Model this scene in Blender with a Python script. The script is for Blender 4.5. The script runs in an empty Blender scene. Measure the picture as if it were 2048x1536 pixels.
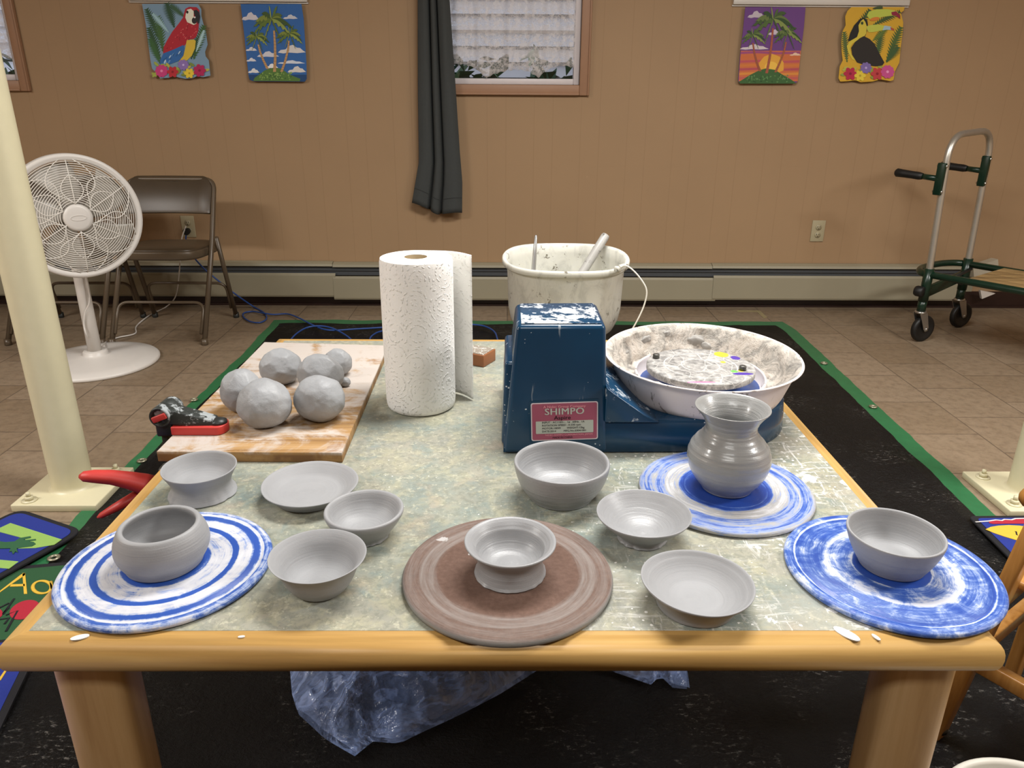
import bpy, bmesh, math, random
from mathutils import Vector, Matrix, noise
random.seed(11)
sc = bpy.context.scene
COL = sc.collection
PI = math.pi
V = Vector

# ---------------------------------------------------------------- camera
CAM_H, TOP, FOCAL = 1.165, 0.52, 1520.0          # eye height, table-top height, focal length in px of a 2048 px frame
CAM_R = Matrix.Rotation(math.radians(-.6), 3, 'Z') @ Matrix.Rotation(math.radians(90 - 21.15), 3, 'X') @ Matrix.Rotation(math.radians(.38), 3, 'Z')
cam_data = bpy.data.cameras.new('camera')
cam_data.sensor_width = 36.0
cam_data.lens = 36.0 * FOCAL / 2048.0
cam_data.clip_start = .02
cam = bpy.data.objects.new('camera', cam_data)
COL.objects.link(cam)
cam.matrix_world = Matrix.Translation((0, 0, CAM_H)) @ CAM_R.to_4x4()
sc.camera = cam

# ---------------------------------------------------------------- world, lights, exposure
world = bpy.data.worlds.new('overcast sky')
sc.world = world
world.use_nodes = True
bg = world.node_tree.nodes['Background']
bg.inputs[0].default_value = (.76, .86, 1.0, 1)
bg.inputs[1].default_value = .85

def area_light(name, loc, size, power, color=(1, .98, .95), target=None):
    d = bpy.data.lights.new(name, 'AREA')
    d.shape = 'RECTANGLE'; d.size, d.size_y = size; d.energy = power; d.color = color
    o = bpy.data.objects.new(name, d); COL.objects.link(o); o.location = loc
    if target:
        o.rotation_euler = (V(target) - V(loc)).to_track_quat('-Z', 'Y').to_euler()
    return o
area_light('ceiling_lamp_table', (.45, 1.80, 2.42), (1.2, .45), 46)
area_light('ceiling_lamp_right', (2.8, .9, 2.42), (1.2, .35), 58)
area_light('ceiling_lamp_left', (-3.0, .9, 2.42), (1.2, .35), 54)
area_light('ceiling_lamp_behind', (-.2, -.6, 2.42), (1.2, .35), 16)
sc.view_settings.view_transform = 'Standard'
sc.view_settings.look = 'None'
sc.view_settings.exposure = 0.56
sc.view_settings.gamma = 1.0
sc.view_settings.use_curve_mapping = False

# ---------------------------------------------------------------- placing helpers (rays of the calibrated camera met with real planes)
def ray(x, y):
    return CAM_R @ V(((x - 1024) / FOCAL, -(y - 768) / FOCAL, -1))
def P(x, y, z=TOP):
    d = ray(x, y); t = (z - CAM_H) / d.z
    return V((0, 0, CAM_H)) + d * t
def Q(x, y, Y):
    d = ray(x, y); t = Y / d.y
    return V((0, 0, CAM_H)) + d * t

# ---------------------------------------------------------------- node helpers
def C(h, a=1.0):
    c = [int(h[i:i + 2], 16) / 255 for i in (0, 2, 4)]
    return tuple(x / 12.92 if x <= .04045 else ((x + .055) / 1.055) ** 2.4 for x in c) + (a,)

class Mat:
    def __init__(s, name, col='808080', rough=.5, metal=0, spec=.5):
        s.m = bpy.data.materials.new(name); s.m.use_nodes = True
        s.nt = s.m.node_tree; s.b = s.nt.nodes['Principled BSDF']
        s.set('Base Color', C(col) if isinstance(col, str) else col); s.set('Roughness', rough)
        s.set('Metallic', metal); s.set('Specular IOR Level', spec)
        s._co = None
    def set(s, k, v):
        s.link(v, s.b.inputs[k])
        return s
    def link(s, v, sock):
        if isinstance(v, bpy.types.NodeSocket): s.nt.links.new(v, sock)
        elif isinstance(v, str): sock.default_value = C(v)
        else:
            try: sock.default_value = v
            except Exception: sock.default_value = v[:3]
    def n(s, t, ins=None, out=0, **kw):
        nd = s.nt.nodes.new('ShaderNode' + t)
        for k, v in kw.items(): setattr(nd, k, v)
        for k, v in (ins or {}).items(): s.link(v, nd.inputs[k])
        return nd.outputs[out]
    def co(s):
        if s._co is None: s._co = s.n('TexCoord', out=3)
        return s._co
    def map(s, scale=(1, 1, 1), loc=(0, 0, 0), rot=(0, 0, 0), vec=None):
        return s.n('Mapping', {0: vec or s.co(), 1: loc, 2: rot, 3: scale})
    def noise(s, scale=5, detail=4, rough=.55, vec=None, dist=0, out=0):
        return s.n('TexNoise', {'Vector': vec or s.co(), 'Scale': scale, 'Detail': detail, 'Roughness': rough, 'Distortion': dist}, out)
    def voro(s, scale=5, vec=None, out=0, feature='F1', rnd=1.0):
        return s.n('TexVoronoi', {'Vector': vec or s.co(), 'Scale': scale, 'Randomness': rnd}, out, feature=feature)
    def ramp(s, fac, stops, interp='LINEAR'):
        nd = s.nt.nodes.new('ShaderNodeValToRGB'); s.link(fac, nd.inputs[0])
        cr = nd.color_ramp; cr.interpolation = interp
        while len(cr.elements) > 1: cr.elements.remove(cr.elements[0])
        for i, (p, c) in enumerate(stops):
            e = cr.elements[0] if i == 0 else cr.elements.new(p)
            e.position = p; e.color = C(c) if isinstance(c, str) else (c, c, c, 1)
        return nd.outputs[0]
    def mix(s, f, a, b, mode='MIX'):
        nd = s.nt.nodes.new('ShaderNodeMix'); nd.data_type = 'RGBA'; nd.blend_type = mode
        s.link(f, nd.inputs[0]); s.link(a, nd.inputs[6]); s.link(b, nd.inputs[7])
        return nd.outputs[2]
    def math(s, op, a, b=0.0, c=0.0, clamp=False):
        nd = s.nt.nodes.new('ShaderNodeMath'); nd.operation = op; nd.use_clamp = clamp
        s.link(a, nd.inputs[0]); s.link(b, nd.inputs[1]); s.link(c, nd.inputs[2])
        return nd.outputs[0]
    def step(s, v, lo, hi):
        nd = s.nt.nodes.new('ShaderNodeMapRange'); nd.interpolation_type = 'SMOOTHSTEP'
        s.link(v, nd.inputs[0]); nd.inputs[1].default_value = lo; nd.inputs[2].default_value = hi
        return nd.outputs[0]
    def xyz(s, vec=None):
        nd = s.nt.nodes.new('ShaderNodeSeparateXYZ'); s.link(vec or s.co(), nd.inputs[0])
        return nd.outputs[0], nd.outputs[1], nd.outputs[2]
    def comb(s, x=0.0, y=0.0, z=0.0):
        return s.n('CombineXYZ', {0: x, 1: y, 2: z})
    def polar(s):
        x, y, z = s.xyz()
        r = s.math('SQRT', s.math('ADD', s.math('MULTIPLY', x, x), s.math('MULTIPLY', y, y)))
        return r, s.math('ARCTAN2', y, x), z
    def bump(s, h, strength=.3, dist=.002):
        s.link(s.n('Bump', {'Strength': strength, 'Distance': dist, 'Height': h}), s.b.inputs['Normal'])
        return s

def plain(name, col, rough=.5, metal=0, spec=.5, vary=.06, scale=20, bump=0):
    m = Mat(name, col, rough, metal, spec)
    if vary:
        c = C(col) if isinstance(col, str) else col
        a = tuple(max(0, x * (1 - vary)) for x in c[:3]) + (1,); b = tuple(min(1, x * (1 + vary)) for x in c[:3]) + (1,)
        m.set('Base Color', m.mix(m.noise(scale), a, b))
    if bump: m.bump(m.noise(scale * 4), bump, .001)
    return m.m

# ---------------------------------------------------------------- mesh helpers
class MB:
    def __init__(s): s.bm = bmesh.new(); s.mi = 0
    def _f(s, vs, smooth=False):
        try: f = s.bm.faces.new(vs)
        except ValueError: return
        f.material_index = s.mi; f.smooth = smooth
        return f
    def box(s, c, size, rot=None, bev=0, seg=2):
        c = V(c); hx, hy, hz = (a / 2 for a in size)
        M = rot or Matrix.Identity(3)
        t = bmesh.new()
        bmesh.ops.create_cube(t, size=1)
        for v in t.verts: v.co = V((v.co.x * hx * 2, v.co.y * hy * 2, v.co.z * hz * 2))
        if bev: bmesh.ops.bevel(t, geom=t.edges[:], offset=bev, segments=seg, profile=.5, affect='EDGES')
        for v in t.verts: v.co = M @ v.co + c
        s.absorb(t, bool(bev)); return s
    def absorb(s, t, smooth=False):
        m = {v: s.bm.verts.new(v.co) for v in t.verts}
        for f in t.faces:
            nf = s._f([m[v] for v in f.verts], smooth)
        t.free()
    def quadbox(s, lo, hi):
        """lo, hi: lists of 4 corners each (bottom loop, top loop)"""
        a = [s.bm.verts.new(p) for p in lo]; b = [s.bm.verts.new(p) for p in hi]
        n = len(a)
        s._f(a[::-1]); s._f(b)
        for i in range(n): s._f([a[i], a[(i + 1) % n], b[(i + 1) % n], b[i]])
        return s
    def tube(s, pts, r, n=10, closed=False, cap=True, flat=1.0):
        pts = [V(p) for p in pts]; N = len(pts)
        rs = r if isinstance(r, (list, tuple)) else [r] * N
        rings = []; up = None
        for i, p in enumerate(pts):
            if closed: t = pts[(i + 1) % N] - pts[i - 1]
            else: t = pts[min(i + 1, N - 1)] - pts[max(i - 1, 0)]
            t.normalize()
            if up is None:
                up = V((0, 0, 1)) if abs(t.z) < .9 else V((1, 0, 0))
            x = t.cross(up).normalized(); up = x.cross(t).normalized()
            rings.append([s.bm.verts.new(p + (x * math.cos(a) + up * math.sin(a) * flat) * rs[i]) for a in (2 * PI * k / n for k in range(n))])
        for i in range(N if closed else N - 1):
            A, B = rings[i], rings[(i + 1) % N]
            for k in range(n): s._f([A[k], A[(k + 1) % n], B[(k + 1) % n], B[k]], True)
        if cap and not closed:
            s._f(rings[0][::-1]); s._f(rings[-1])
        return s
    def lathe(s, prof, n=64, c=(0, 0, 0), rot=None, fn=None, mis=None):
        """prof: list of (r, z); fn(angle, i, r, z) -> (r, z)"""
        c = V(c); M = rot or Matrix.Identity(3); rings = []
        for i, (r, z) in enumerate(prof):
            if r < 1e-6:
                rings.append([s.bm.verts.new(M @ V((0, 0, z)) + c)]); continue
            ring = []
            for k in range(n):
                a = 2 * PI * k / n; rr, zz = fn(a, i, r, z) if fn else (r, z)
                ring.append(s.bm.verts.new(M @ V((rr * math.cos(a), rr * math.sin(a), zz)) + c))
            rings.append(ring)
        for i in range(len(rings) - 1):
            A, B = rings[i], rings[i + 1]
            if mis: s.mi = mis[i]
            for k in range(n):
                k2 = (k + 1) % n
                if len(A) == 1 and len(B) == 1: continue
                if len(A) == 1: s._f([A[0], B[k2], B[k]], True)
                elif len(B) == 1: s._f([A[k], A[k2], B[0]], True)
                else: s._f([A[k], A[k2], B[k2], B[k]], True)
        return s
    def prism(s, outline, depth):
        """outline: 3D points of a planar loop, depth: extrusion vector"""
        d = V(depth)
        a = [s.bm.verts.new(V(p)) for p in outline]; b = [s.bm.verts.new(V(p) + d) for p in outline]
        s._f(a[::-1]); s._f(b); n = len(a)
        for i in range(n): s._f([a[i], a[(i + 1) % n], b[(i + 1) % n], b[i]])
        return s
    def poly(s, pts):
        s._f([s.bm.verts.new(V(p)) for p in pts]); return s
    def grid(s, fn, nu, nv, smooth=True, mfn=None, closed_u=False):
        g = [[s.bm.verts.new(fn(i / nu, j / nv)) for i in range(nu + (0 if closed_u else 1))] for j in range(nv + 1)]
        for j in range(nv):
            for i in range(nu):
                i2 = (i + 1) % len(g[j])
                if mfn: s.mi = mfn((i + .5) / nu, (j + .5) / nv)
                s._f([g[j][i], g[j][i2], g[j + 1][i2], g[j + 1][i]], smooth)
        return s
    def build(s, name, mats, parent=None, org=(0, 0, 0), bev=0, sub=0, solid=0, recalc=True, auto=None):
        if recalc: bmesh.ops.recalc_face_normals(s.bm, faces=s.bm.faces)
        org = V(org)
        for v in s.bm.verts: v.co -= org
        me = bpy.data.meshes.new(name); s.bm.to_mesh(me); s.bm.free()
        for m in (mats if isinstance(mats, (list, tuple)) else [mats]): me.materials.append(m)
        o = bpy.data.objects.new(name, me); COL.objects.link(o)
        if parent: o.parent = parent
        else: o.location = org
        if solid:
            md = o.modifiers.new('thickness', 'SOLIDIFY'); md.thickness = solid; md.offset = 0
        if bev:
            md = o.modifiers.new('edges', 'BEVEL'); md.width = bev; md.segments = 3; md.limit_method = 'ANGLE'; md.angle_limit = math.radians(40)
            for f in me.polygons: f.use_smooth = True
        if sub:
            md = o.modifiers.new('smooth', 'SUBSURF'); md.levels = md.render_levels = sub
        return o

def tag(o, label, cat, group=None):
    o['label'] = label; o['category'] = cat
    if group: o['group'] = group
    return o
def thing(name, loc, label, cat, group=None, rz=0):
    o = bpy.data.objects.new(name, None); COL.objects.link(o)
    o.location = loc; o.rotation_euler = (0, 0, rz); o.empty_display_size = .05
    return tag(o, label, cat, group)
def structure(o):
    o['kind'] = 'structure'; return o
def copy_tree(o, parent=None):
    c = o.copy(); COL.objects.link(c)
    if parent: c.parent = parent
    for ch in list(o.children): copy_tree(ch, c)
    return c
def Rm(axis, deg): return Matrix.Rotation(math.radians(deg), 3, axis)
def arc(c, r, a0, a1, n, ax=V((1, 0, 0)), ay=V((0, 0, 1))):
    return [V(c) + (ax * math.cos(a) + ay * math.sin(a)) * r for a in (math.radians(a0 + (a1 - a0) * i / n) for i in range(n + 1))]
def fillet(pts, r, n=6):
    """round the corners of a polyline"""
    pts = [V(p) for p in pts]; out = [pts[0]]
    for i in range(1, len(pts) - 1):
        a, b, c = pts[i - 1], pts[i], pts[i + 1]
        d1 = (a - b); d2 = (c - b); k = min(r, d1.length * .49, d2.length * .49)
        p, q = b + d1.normalized() * k, b + d2.normalized() * k
        for j in range(n + 1):
            t = j / n; out.append(p * (1 - t) ** 2 + b * 2 * t * (1 - t) + q * t * t)
    out.append(pts[-1]); return out
def spline(pts, n=8):
    """Catmull-Rom through points"""
    pts = [V(p) for p in pts]; out = []
    for i in range(len(pts) - 1):
        p0, p1, p2, p3 = pts[max(i - 1, 0)], pts[i], pts[i + 1], pts[min(i + 2, len(pts) - 1)]
        for j in range(n):
            t = j / n
            out.append(.5 * (2 * p1 + (p2 - p0) * t + (2 * p0 - 5 * p1 + 4 * p2 - p3) * t * t + (3 * p1 - p0 - 3 * p2 + p3) * t ** 3))
    out.append(pts[-1]); return out
def interp(tab, x):
    for (a, u), (b, v) in zip(tab, tab[1:]):
        if x <= b: return u + (v - u) * max(0, (x - a)) / (b - a)
    return tab[-1][1]
def lettering(mb, txt, size, M, bold=0.0, sx=1.0, align='CENTER'):
    """adds the letters of txt to mb; M maps the text's plane into the scene"""
    cu = bpy.data.curves.new('letters', 'FONT'); cu.body = txt; cu.size = size; cu.align_x = align; cu.resolution_u = 3; cu.space_character = 1.0 + bold * 160
    o = bpy.data.objects.new('letters', cu); COL.objects.link(o)
    bpy.context.view_layer.update()
    me = bpy.data.meshes.new_from_object(o.evaluated_get(bpy.context.evaluated_depsgraph_get()))
    vs = [mb.bm.verts.new(M @ V((v.co.x * sx, v.co.y, 0))) for v in me.vertices]
    for p in me.polygons: mb._f([vs[i] for i in p.vertices])
    bpy.data.objects.remove(o); bpy.data.curves.remove(cu); bpy.data.meshes.remove(me)

# ================================================================= MATERIALS
def m_wall():
    m = Mat('painted panelling', 'a58a6c', .62, 0, .35)
    x, y, z = m.xyz()
    t = m.math('FRACT', m.math('MULTIPLY', m.math('ADD', x, 10.102), 4.0))          # grooves 10 and 15 cm apart
    g1 = m.math('LESS_THAN', m.math('ABSOLUTE', m.math('SUBTRACT', t, .02)), .009)
    g2 = m.math('LESS_THAN', m.math('ABSOLUTE', m.math('SUBTRACT', t, .42)), .009)
    g = m.math('MAXIMUM', g1, g2)
    seam = m.math('LESS_THAN', m.math('ABSOLUTE', m.math('SUBTRACT', z, .78)), .0015)
    base = m.mix(m.noise(2.2, 3), 'a08363', 'a98b69')
    base = m.mix(m.math('MULTIPLY', g, .12), base, '6d5238')  # shade inside the grooves, mixed faintly into the wall colour
    fl = m.math('GREATER_THAN', m.noise(26, 6, .7), .73)
    base = m.mix(m.math('MULTIPLY', fl, .35), base, 'c9a684')
    m.set('Base Color', base)
    h = m.math('SUBTRACT', m.math('MULTIPLY', m.noise(120, 3), .25), m.math('MAXIMUM', g, m.math('MULTIPLY', seam, .5)))
    m.bump(h, .22, .0012)
    return m.m
def m_floor():
    m = Mat('stone look floor tile', '7d6d5c', .42, 0, .4)
    x, y, z = m.xyz()
    bx = m.math('ADD', y, 20 * .307 - 2.976 + .1535); by = m.math('ADD', x, 20 * .287 - 1.736)
    vec = m.comb(bx, by, 0.0)
    nd = m.nt.nodes.new('ShaderNodeTexBrick'); m.link(vec, nd.inputs[0])
    nd.offset = .5; nd.offset_frequency = 2; nd.squash = 1
    for k, v in (('Scale', 1), ('Mortar Size', .0030), ('Mortar Smooth', .3), ('Bias', 0), ('Brick Width', .307), ('Row Height', .287)): nd.inputs[k].default_value = v
    nd.inputs['Color1'].default_value = C('78664f'); nd.inputs['Color2'].default_value = C('8d7c67'); nd.inputs['Mortar'].default_value = C('4a3d32')
    cl = m.mix(m.noise(9, 6, .7, dist=.6), nd.outputs[0], m.mix(.5, nd.outputs[0], 'a3917c'))
    cl = m.mix(m.math('MULTIPLY', m.step(m.noise(30, 6, .75), .4, .7), .45), cl, '5a4b3c')
    m.set('Base Color', cl)
    m.set('Roughness', m.ramp(m.noise(14, 4), [(.3, .36), (.7, .5)]))
    m.bump(m.math('SUBTRACT', m.math('MULTIPLY', m.noise(60, 4), .2), nd.outputs[1]), .3, .002)
    return m.m
def m_wood(name, dark, mid, light, axis='X', scale=1.0, rough=.38, coat=.0):
    m = Mat(name, mid, rough, 0, .35)
    sc3 = {'X': (2.2, 40, 40), 'Y': (40, 2.2, 40), 'Z': (40, 40, 2.2)}[axis]
    v = m.map(tuple(a * scale for a in sc3))
    n1 = m.noise(1.0, 5, .6, v, .6)
    sc4 = tuple(a * scale * .18 for a in sc3)
    n2 = m.noise(1.0, 3, .5, m.map(sc4), 1.2)
    m.set('Base Color', m.ramp(m.math('ADD', m.math('MULTIPLY', n1, .55), m.math('MULTIPLY', n2, .45)), [(.32, dark), (.5, mid), (.68, light)]))
    m.bump(n1, .08, .001)
    if coat: m.set('Coat Weight', coat); m.set('Coat Roughness', .15)
    return m.m
def m_laminate():
    m = Mat('mottled grey green laminate', 'a2a390', .33, 0, .5)
    n = m.noise(6, 4, .6, dist=.4); fine = m.noise(75, 6, .75, dist=.5); mid = m.noise(24, 5, .7, m.map(loc=(3, 1, 0)), .7)
    c = m.ramp(n, [(.32, '828e8a'), (.45, '93998f'), (.56, 'a19f90'), (.7, '94978f')])
    c = m.mix(m.math('MULTIPLY', m.step(mid, .46, .66), .6), c, 'b0ad92')
    c = m.mix(m.math('MULTIPLY', m.step(m.noise(17, 5, .65, m.map(loc=(7, 5, 2)), .5), .52, .68), .6), c, '7f918f')
    c = m.mix(m.math('MULTIPLY', m.step(m.noise(11, 4, .6, m.map(loc=(1, 9, 4))), .58, .7), .35), c, 'b8a48f')
    c = m.mix(m.math('MULTIPLY', m.step(fine, .44, .62), .55), c, '7c8074')
    c = m.mix(m.math('MULTIPLY', m.step(m.noise(95, 5, .75, m.map(loc=(4, 2, 6))), .54, .66), .6), c, 'c6c4ae')
    x, y, z = m.xyz()
    # dried clay: specks, drops and smears, mostly on the right half
    side = m.step(x, -.12, .45)
    gate = m.step(m.noise(6, 3, .6, m.map(loc=(2, 8, 1))), .34, .52)
    d = m.voro(70); wob = m.math('MULTIPLY', m.noise(120, 3), .5)
    sp = m.math('LESS_THAN', m.math('ADD', d, wob), m.math('ADD', .26, m.math('MULTIPLY', m.math('MULTIPLY', side, gate), .16)))
    dr = m.voro(16, m.map(loc=(.3, .7, 0)))
    big = m.math('LESS_THAN', m.math('ADD', dr, m.math('MULTIPLY', m.noise(60, 5, .7), .75)), m.math('MULTIPLY', m.math('MULTIPLY', side, gate), .60))
    st = m.noise(1.0, 6, .75, m.map((12, 75, 1), rot=(0, 0, .9)), 1.2); st2 = m.noise(1.0, 6, .75, m.map((70, 12, 1), rot=(0, 0, .5), loc=(3, 3, 3)), 1.2)
    smear = m.math('MULTIPLY', m.math('MAXIMUM', m.step(st, .545, .60), m.step(st2, .565, .62)), m.math('MULTIPLY', side, gate))
    mask = m.math('MAXIMUM', m.math('MAXIMUM', sp, big), m.math('MULTIPLY', smear, .75))
    film = m.math('MULTIPLY', m.math('MULTIPLY', side, m.step(m.noise(5, 4, .6), .46, .6)), .35)
    c = m.mix(film, c, 'bdb9ad')
    m.set('Base Color', m.mix(mask, c, 'e2e1dc'))
    m.set('Roughness', m.mix(mask, (.3,) * 3 + (1,), (.7,) * 3 + (1,)))
    m.bump(m.math('ADD', m.math('MULTIPLY', fine, .6), mask), .3, .0015)
    return m.m
def m_clay(name, col, rough, ring=.35, spec=.5, wet=0):
    m = Mat(name, col, rough, 0, spec)
    r, t, z = m.polar()
    x, y, _ = m.xyz()
    # fine throwing lines follow height outside and radius inside
    v = m.comb(m.math('MULTIPLY', z, 420), m.math('MULTIPLY', r, 260), m.math('MULTIPLY', t, .25))
    rings = m.noise(1.0, 3, .6, v)
    v2 = m.comb(m.math('MULTIPLY', z, 90), m.math('MULTIPLY', r, 70), m.math('MULTIPLY', t, .3))
    rings2 = m.noise(1.0, 2, .5, v2)
    c = C(col); lo = tuple(a * .86 for a in c[:3]) + (1,); hi = tuple(min(1, a * 1.13) for a in c[:3]) + (1,)
    m.set('Base Color', m.mix(m.math('ADD', m.math('MULTIPLY', m.noise(30, 4), .5), m.math('MULTIPLY', rings2, .5)), lo, hi))
    m.bump(m.math('ADD', m.math('MULTIPLY', rings, .4), m.math('ADD', rings2, m.math('MULTIPLY', m.noise(400, 2), .15))), ring, .0016)
    if wet: m.set('Coat Weight', wet); m.set('Coat Roughness', .16)
    return m.m
def m_lump():
    m = Mat('wedged clay', '9b9c9e', .5, 0, .45)
    n = m.noise(38, 5, .6)
    m.set('Base Color', m.mix(m.noise(14, 5), '86888b', 'a9abad'))
    m.bump(m.math('ADD', m.noise(22, 5, .65), m.math('MULTIPLY', m.voro(30, feature='F1'), .5)), .5, .006)
    return m.m
def m_bat(name, rings, noise_amt, streak, flecks, base='3f62b0', slip='d5d6df', edge='4a6fc0', mid='8fa3d0'):
    """blue plastic bat with slip smeared in rings; rings = ramp of slip cover over the radius / .15"""
    m = Mat(name, base, .42, 0, .5)
    r, t, z = m.polar()
    ct, st = m.math('COSINE', t), m.math('SINE', t)
    r2 = m.math('ADD', r, m.math('MULTIPLY', m.math('SUBTRACT', m.noise(9, 4, .6), .5), .010))
    sw = m.noise(1.0, 5, .7, m.comb(m.math('MULTIPLY', r2, streak), m.math('MULTIPLY', ct, 1.1), m.math('MULTIPLY', st, 1.1)), .2)
    fine = m.noise(1.0, 4, .7, m.comb(m.math('MULTIPLY', r2, 520), m.math('MULTIPLY', ct, 2.2), m.math('MULTIPLY', st, 2.2)))
    n = m.noise(30, 6, .72, dist=.8)
    cov = m.ramp(m.math('MULTIPLY', m.math('ADD', r, m.math('MULTIPLY', m.math('SUBTRACT', m.noise(16, 4), .5), .004)), 6.6), rings)
    f = m.math('ADD', cov, m.math('ADD', m.math('MULTIPLY', m.math('SUBTRACT', sw, .5), noise_amt), m.math('MULTIPLY', m.math('SUBTRACT', n, .5), flecks)))
    f = m.math('ADD', f, m.math('MULTIPLY', m.math('SUBTRACT', fine, .5), .55))
    c = m.ramp(f, [(.22, base), (.40, edge), (.52, mid), (.66, slip), (.95, 'd2d3d8')])
    m.set('Base Color', c); m.set('Roughness', m.ramp(f, [(.3, .34), (.6, .62)]))
    m.bump(m.math('ADD', m.step(f, .3, .7), m.math('MULTIPLY', fine, .5)), .45, .0012)
    return m.m
def m_brownbat():
    m = Mat('brown hardboard with clay', '7a6258', .8, 0, .25)
    r, t, z = m.polar()
    ct, st = m.math('COSINE', t), m.math('SINE', t)
    sw = m.noise(1.0, 5, .7, m.comb(m.math('MULTIPLY', r, 260), m.math('MULTIPLY', ct, 2), m.math('MULTIPLY', st, 2)), .3)
    cov = m.ramp(m.math('MULTIPLY', r, 6.6), [(0, .3), (.30, .3), (.40, .0), (.62, .06), (.70, .62), (.74, .5), (.80, .66), (.83, .40), (.90, .5), (.95, .42), (.985, .9)])
    f = m.math('ADD', cov, m.math('MULTIPLY', m.math('SUBTRACT', sw, .5), .8)); f = m.step(f, .18, .95)
    c = m.mix(m.noise(140, 4, .7), '513c33', '7d6458')
    c = m.mix(m.math('MULTIPLY', f, .8), c, '9b9692')
    c = m.mix(m.step(r, .1462, .1474), c, '8b8a87')
    bl = m.math('LESS_THAN', m.math('ADD', m.voro(14), m.math('MULTIPLY', m.noise(70, 5, .7), .5)), .33)
    m.set('Base Color', m.mix(bl, c, 'b5b2b0'))
    m.bump(m.math('ADD', m.noise(160, 4, .7), f), .35, .0012)
    return m.m
def m_board():
    m = Mat('pine board dusted with clay', 'b98f5c', .6, 0, .35)
    g = m.noise(1.0, 5, .6, m.map((2, 55, 30)), .8)
    wood = m.ramp(g, [(.3, '7c5a35'), (.5, 'a07c4d'), (.7, 'b8966a')])
    x, y, z = m.xyz()
    top = m.step(z, .012, .0195)
    du = m.math('ADD', m.noise(9, 6, .7, dist=.8), m.math('MULTIPLY', m.noise(1.0, 5, .7, m.map((6, 70, 1))), .28))
    back = m.math('MULTIPLY', m.step(y, .15, .62), .16)
    f = m.math('MULTIPLY', m.step(m.math('ADD', du, back), .55, .76), top)
    rings = m.math('LESS_THAN', m.math('ADD', m.voro(11, m.map(loc=(.2, .4, 0))), m.math('MULTIPLY', m.noise(40, 3), .12)), .30)
    c = m.mix(m.math('MULTIPLY', m.math('MULTIPLY', rings, top), .6), wood, '8c6a52')
    c = m.mix(f, c, 'bdb4ac')
    side = m.math('SUBTRACT', 1.0, top)
    c = m.mix(m.math('MULTIPLY', side, m.step(m.noise(16, 4), .4, .6)), c, '7a5836')
    m.set('Base Color', c); m.bump(m.math('ADD', g, f), .3, .001)
    return m.m
def m_towel():
    m = Mat('embossed paper', 'f8f7f3', .9, 0, .2)
    r, t, z = m.polar()
    u = m.math('MULTIPLY', t, .075)
    v = m.comb(u, z, 0.0)
    nd = m.nt.nodes.new('ShaderNodeTexVoronoi'); m.link(v, nd.inputs['Vector']); nd.inputs['Scale'].default_value = 17; nd.inputs['Randomness'].default_value = .35
    d = nd.outputs[0]
    ringw = m.math('SINE', m.math('MULTIPLY', d, 46))
    dots = m.voro(150, v)
    h = m.math('MULTIPLY', m.step(ringw, .0, .9), m.math('SUBTRACT', 1.0, m.step(dots, .2, .6)))
    m.bump(m.math('ADD', h, m.math('MULTIPLY', m.noise(240, 3), .25)), .6, .0028)
    m.set('Subsurface Weight', .3); m.set('Subsurface Radius', (.02, .02, .02))
    return m.m
def m_splat(name, base, rough, splat, amount, scale=38, drip=True, spec=.5, smear=0):
    """a plastic shell with drops, runs and smears of clay on it"""
    m = Mat(name, base, rough, 0, spec)
    c = C(base); lo = tuple(a * .8 for a in c[:3]) + (1,); hi = tuple(min(1, a * 1.25) for a in c[:3]) + (1,)
    bc = m.mix(m.noise(9, 4), lo, hi)
    gate = m.step(m.noise(13, 3, .6, m.map(loc=(5, 2, 1))), .42, .62)
    sp = m.math('LESS_THAN', m.math('ADD', m.voro(scale * 2.2), m.math('MULTIPLY', m.noise(scale * 4, 4, .7), .6)), m.math('MULTIPLY', gate, amount + .22))
    mask = sp
    if drip:
        run = m.noise(1.0, 3, .5, m.map((55, 55, 3.5)))
        mask = m.math('MAXIMUM', mask, m.math('MULTIPLY', m.step(run, .67, .71), .4))
    if smear:
        n = m.noise(scale, 7, .72, dist=.25)
        mask = m.math('MAXIMUM', mask, m.step(n, .60 - smear * .2, .66 - smear * .2))
    m.set('Base Color', m.mix(mask, bc, splat))
    m.set('Roughness', m.mix(mask, (rough,) * 3 + (1,), (.75,) * 3 + (1,)))
    m.bump(mask, .2, .001)
    return m.m
def m_pan():
    m = Mat('cream splash pan caked with clay', 'd9cfc8', .55, 0, .4)
    x, y, z = m.xyz()
    r, t, _ = m.polar()
    inside = m.math('LESS_THAN', r, .1)
    n = m.noise(16, 7, .7, dist=1.2); n2 = m.noise(48, 6, .7)
    cake = m.ramp(n, [(.34, '85827d'), (.45, 'a8a39b'), (.54, 'cbc3b9'), (.72, 'b5aa9c')])
    cake = m.mix(m.math('MULTIPLY', m.step(n2, .56, .66), .75), cake, '7f7b76')
    m.set('Base Color', cake); m.bump(m.math('ADD', n, m.math('MULTIPLY', n2, .5)), .9, .008)
    return m.m
def m_panout():
    m = Mat('cream splash pan outside', 'cfc4be', .42, 0, .5)
    n = m.noise(1.0, 5, .65, m.map((22, 22, 9)), 1.5)
    m.set('Base Color', m.mix(m.math('MULTIPLY', m.step(n, .585, .64), .75), m.mix(m.noise(6, 3), 'efe7e4', 'dfd5d1'), '6b5f50'))
    return m.m
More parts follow.
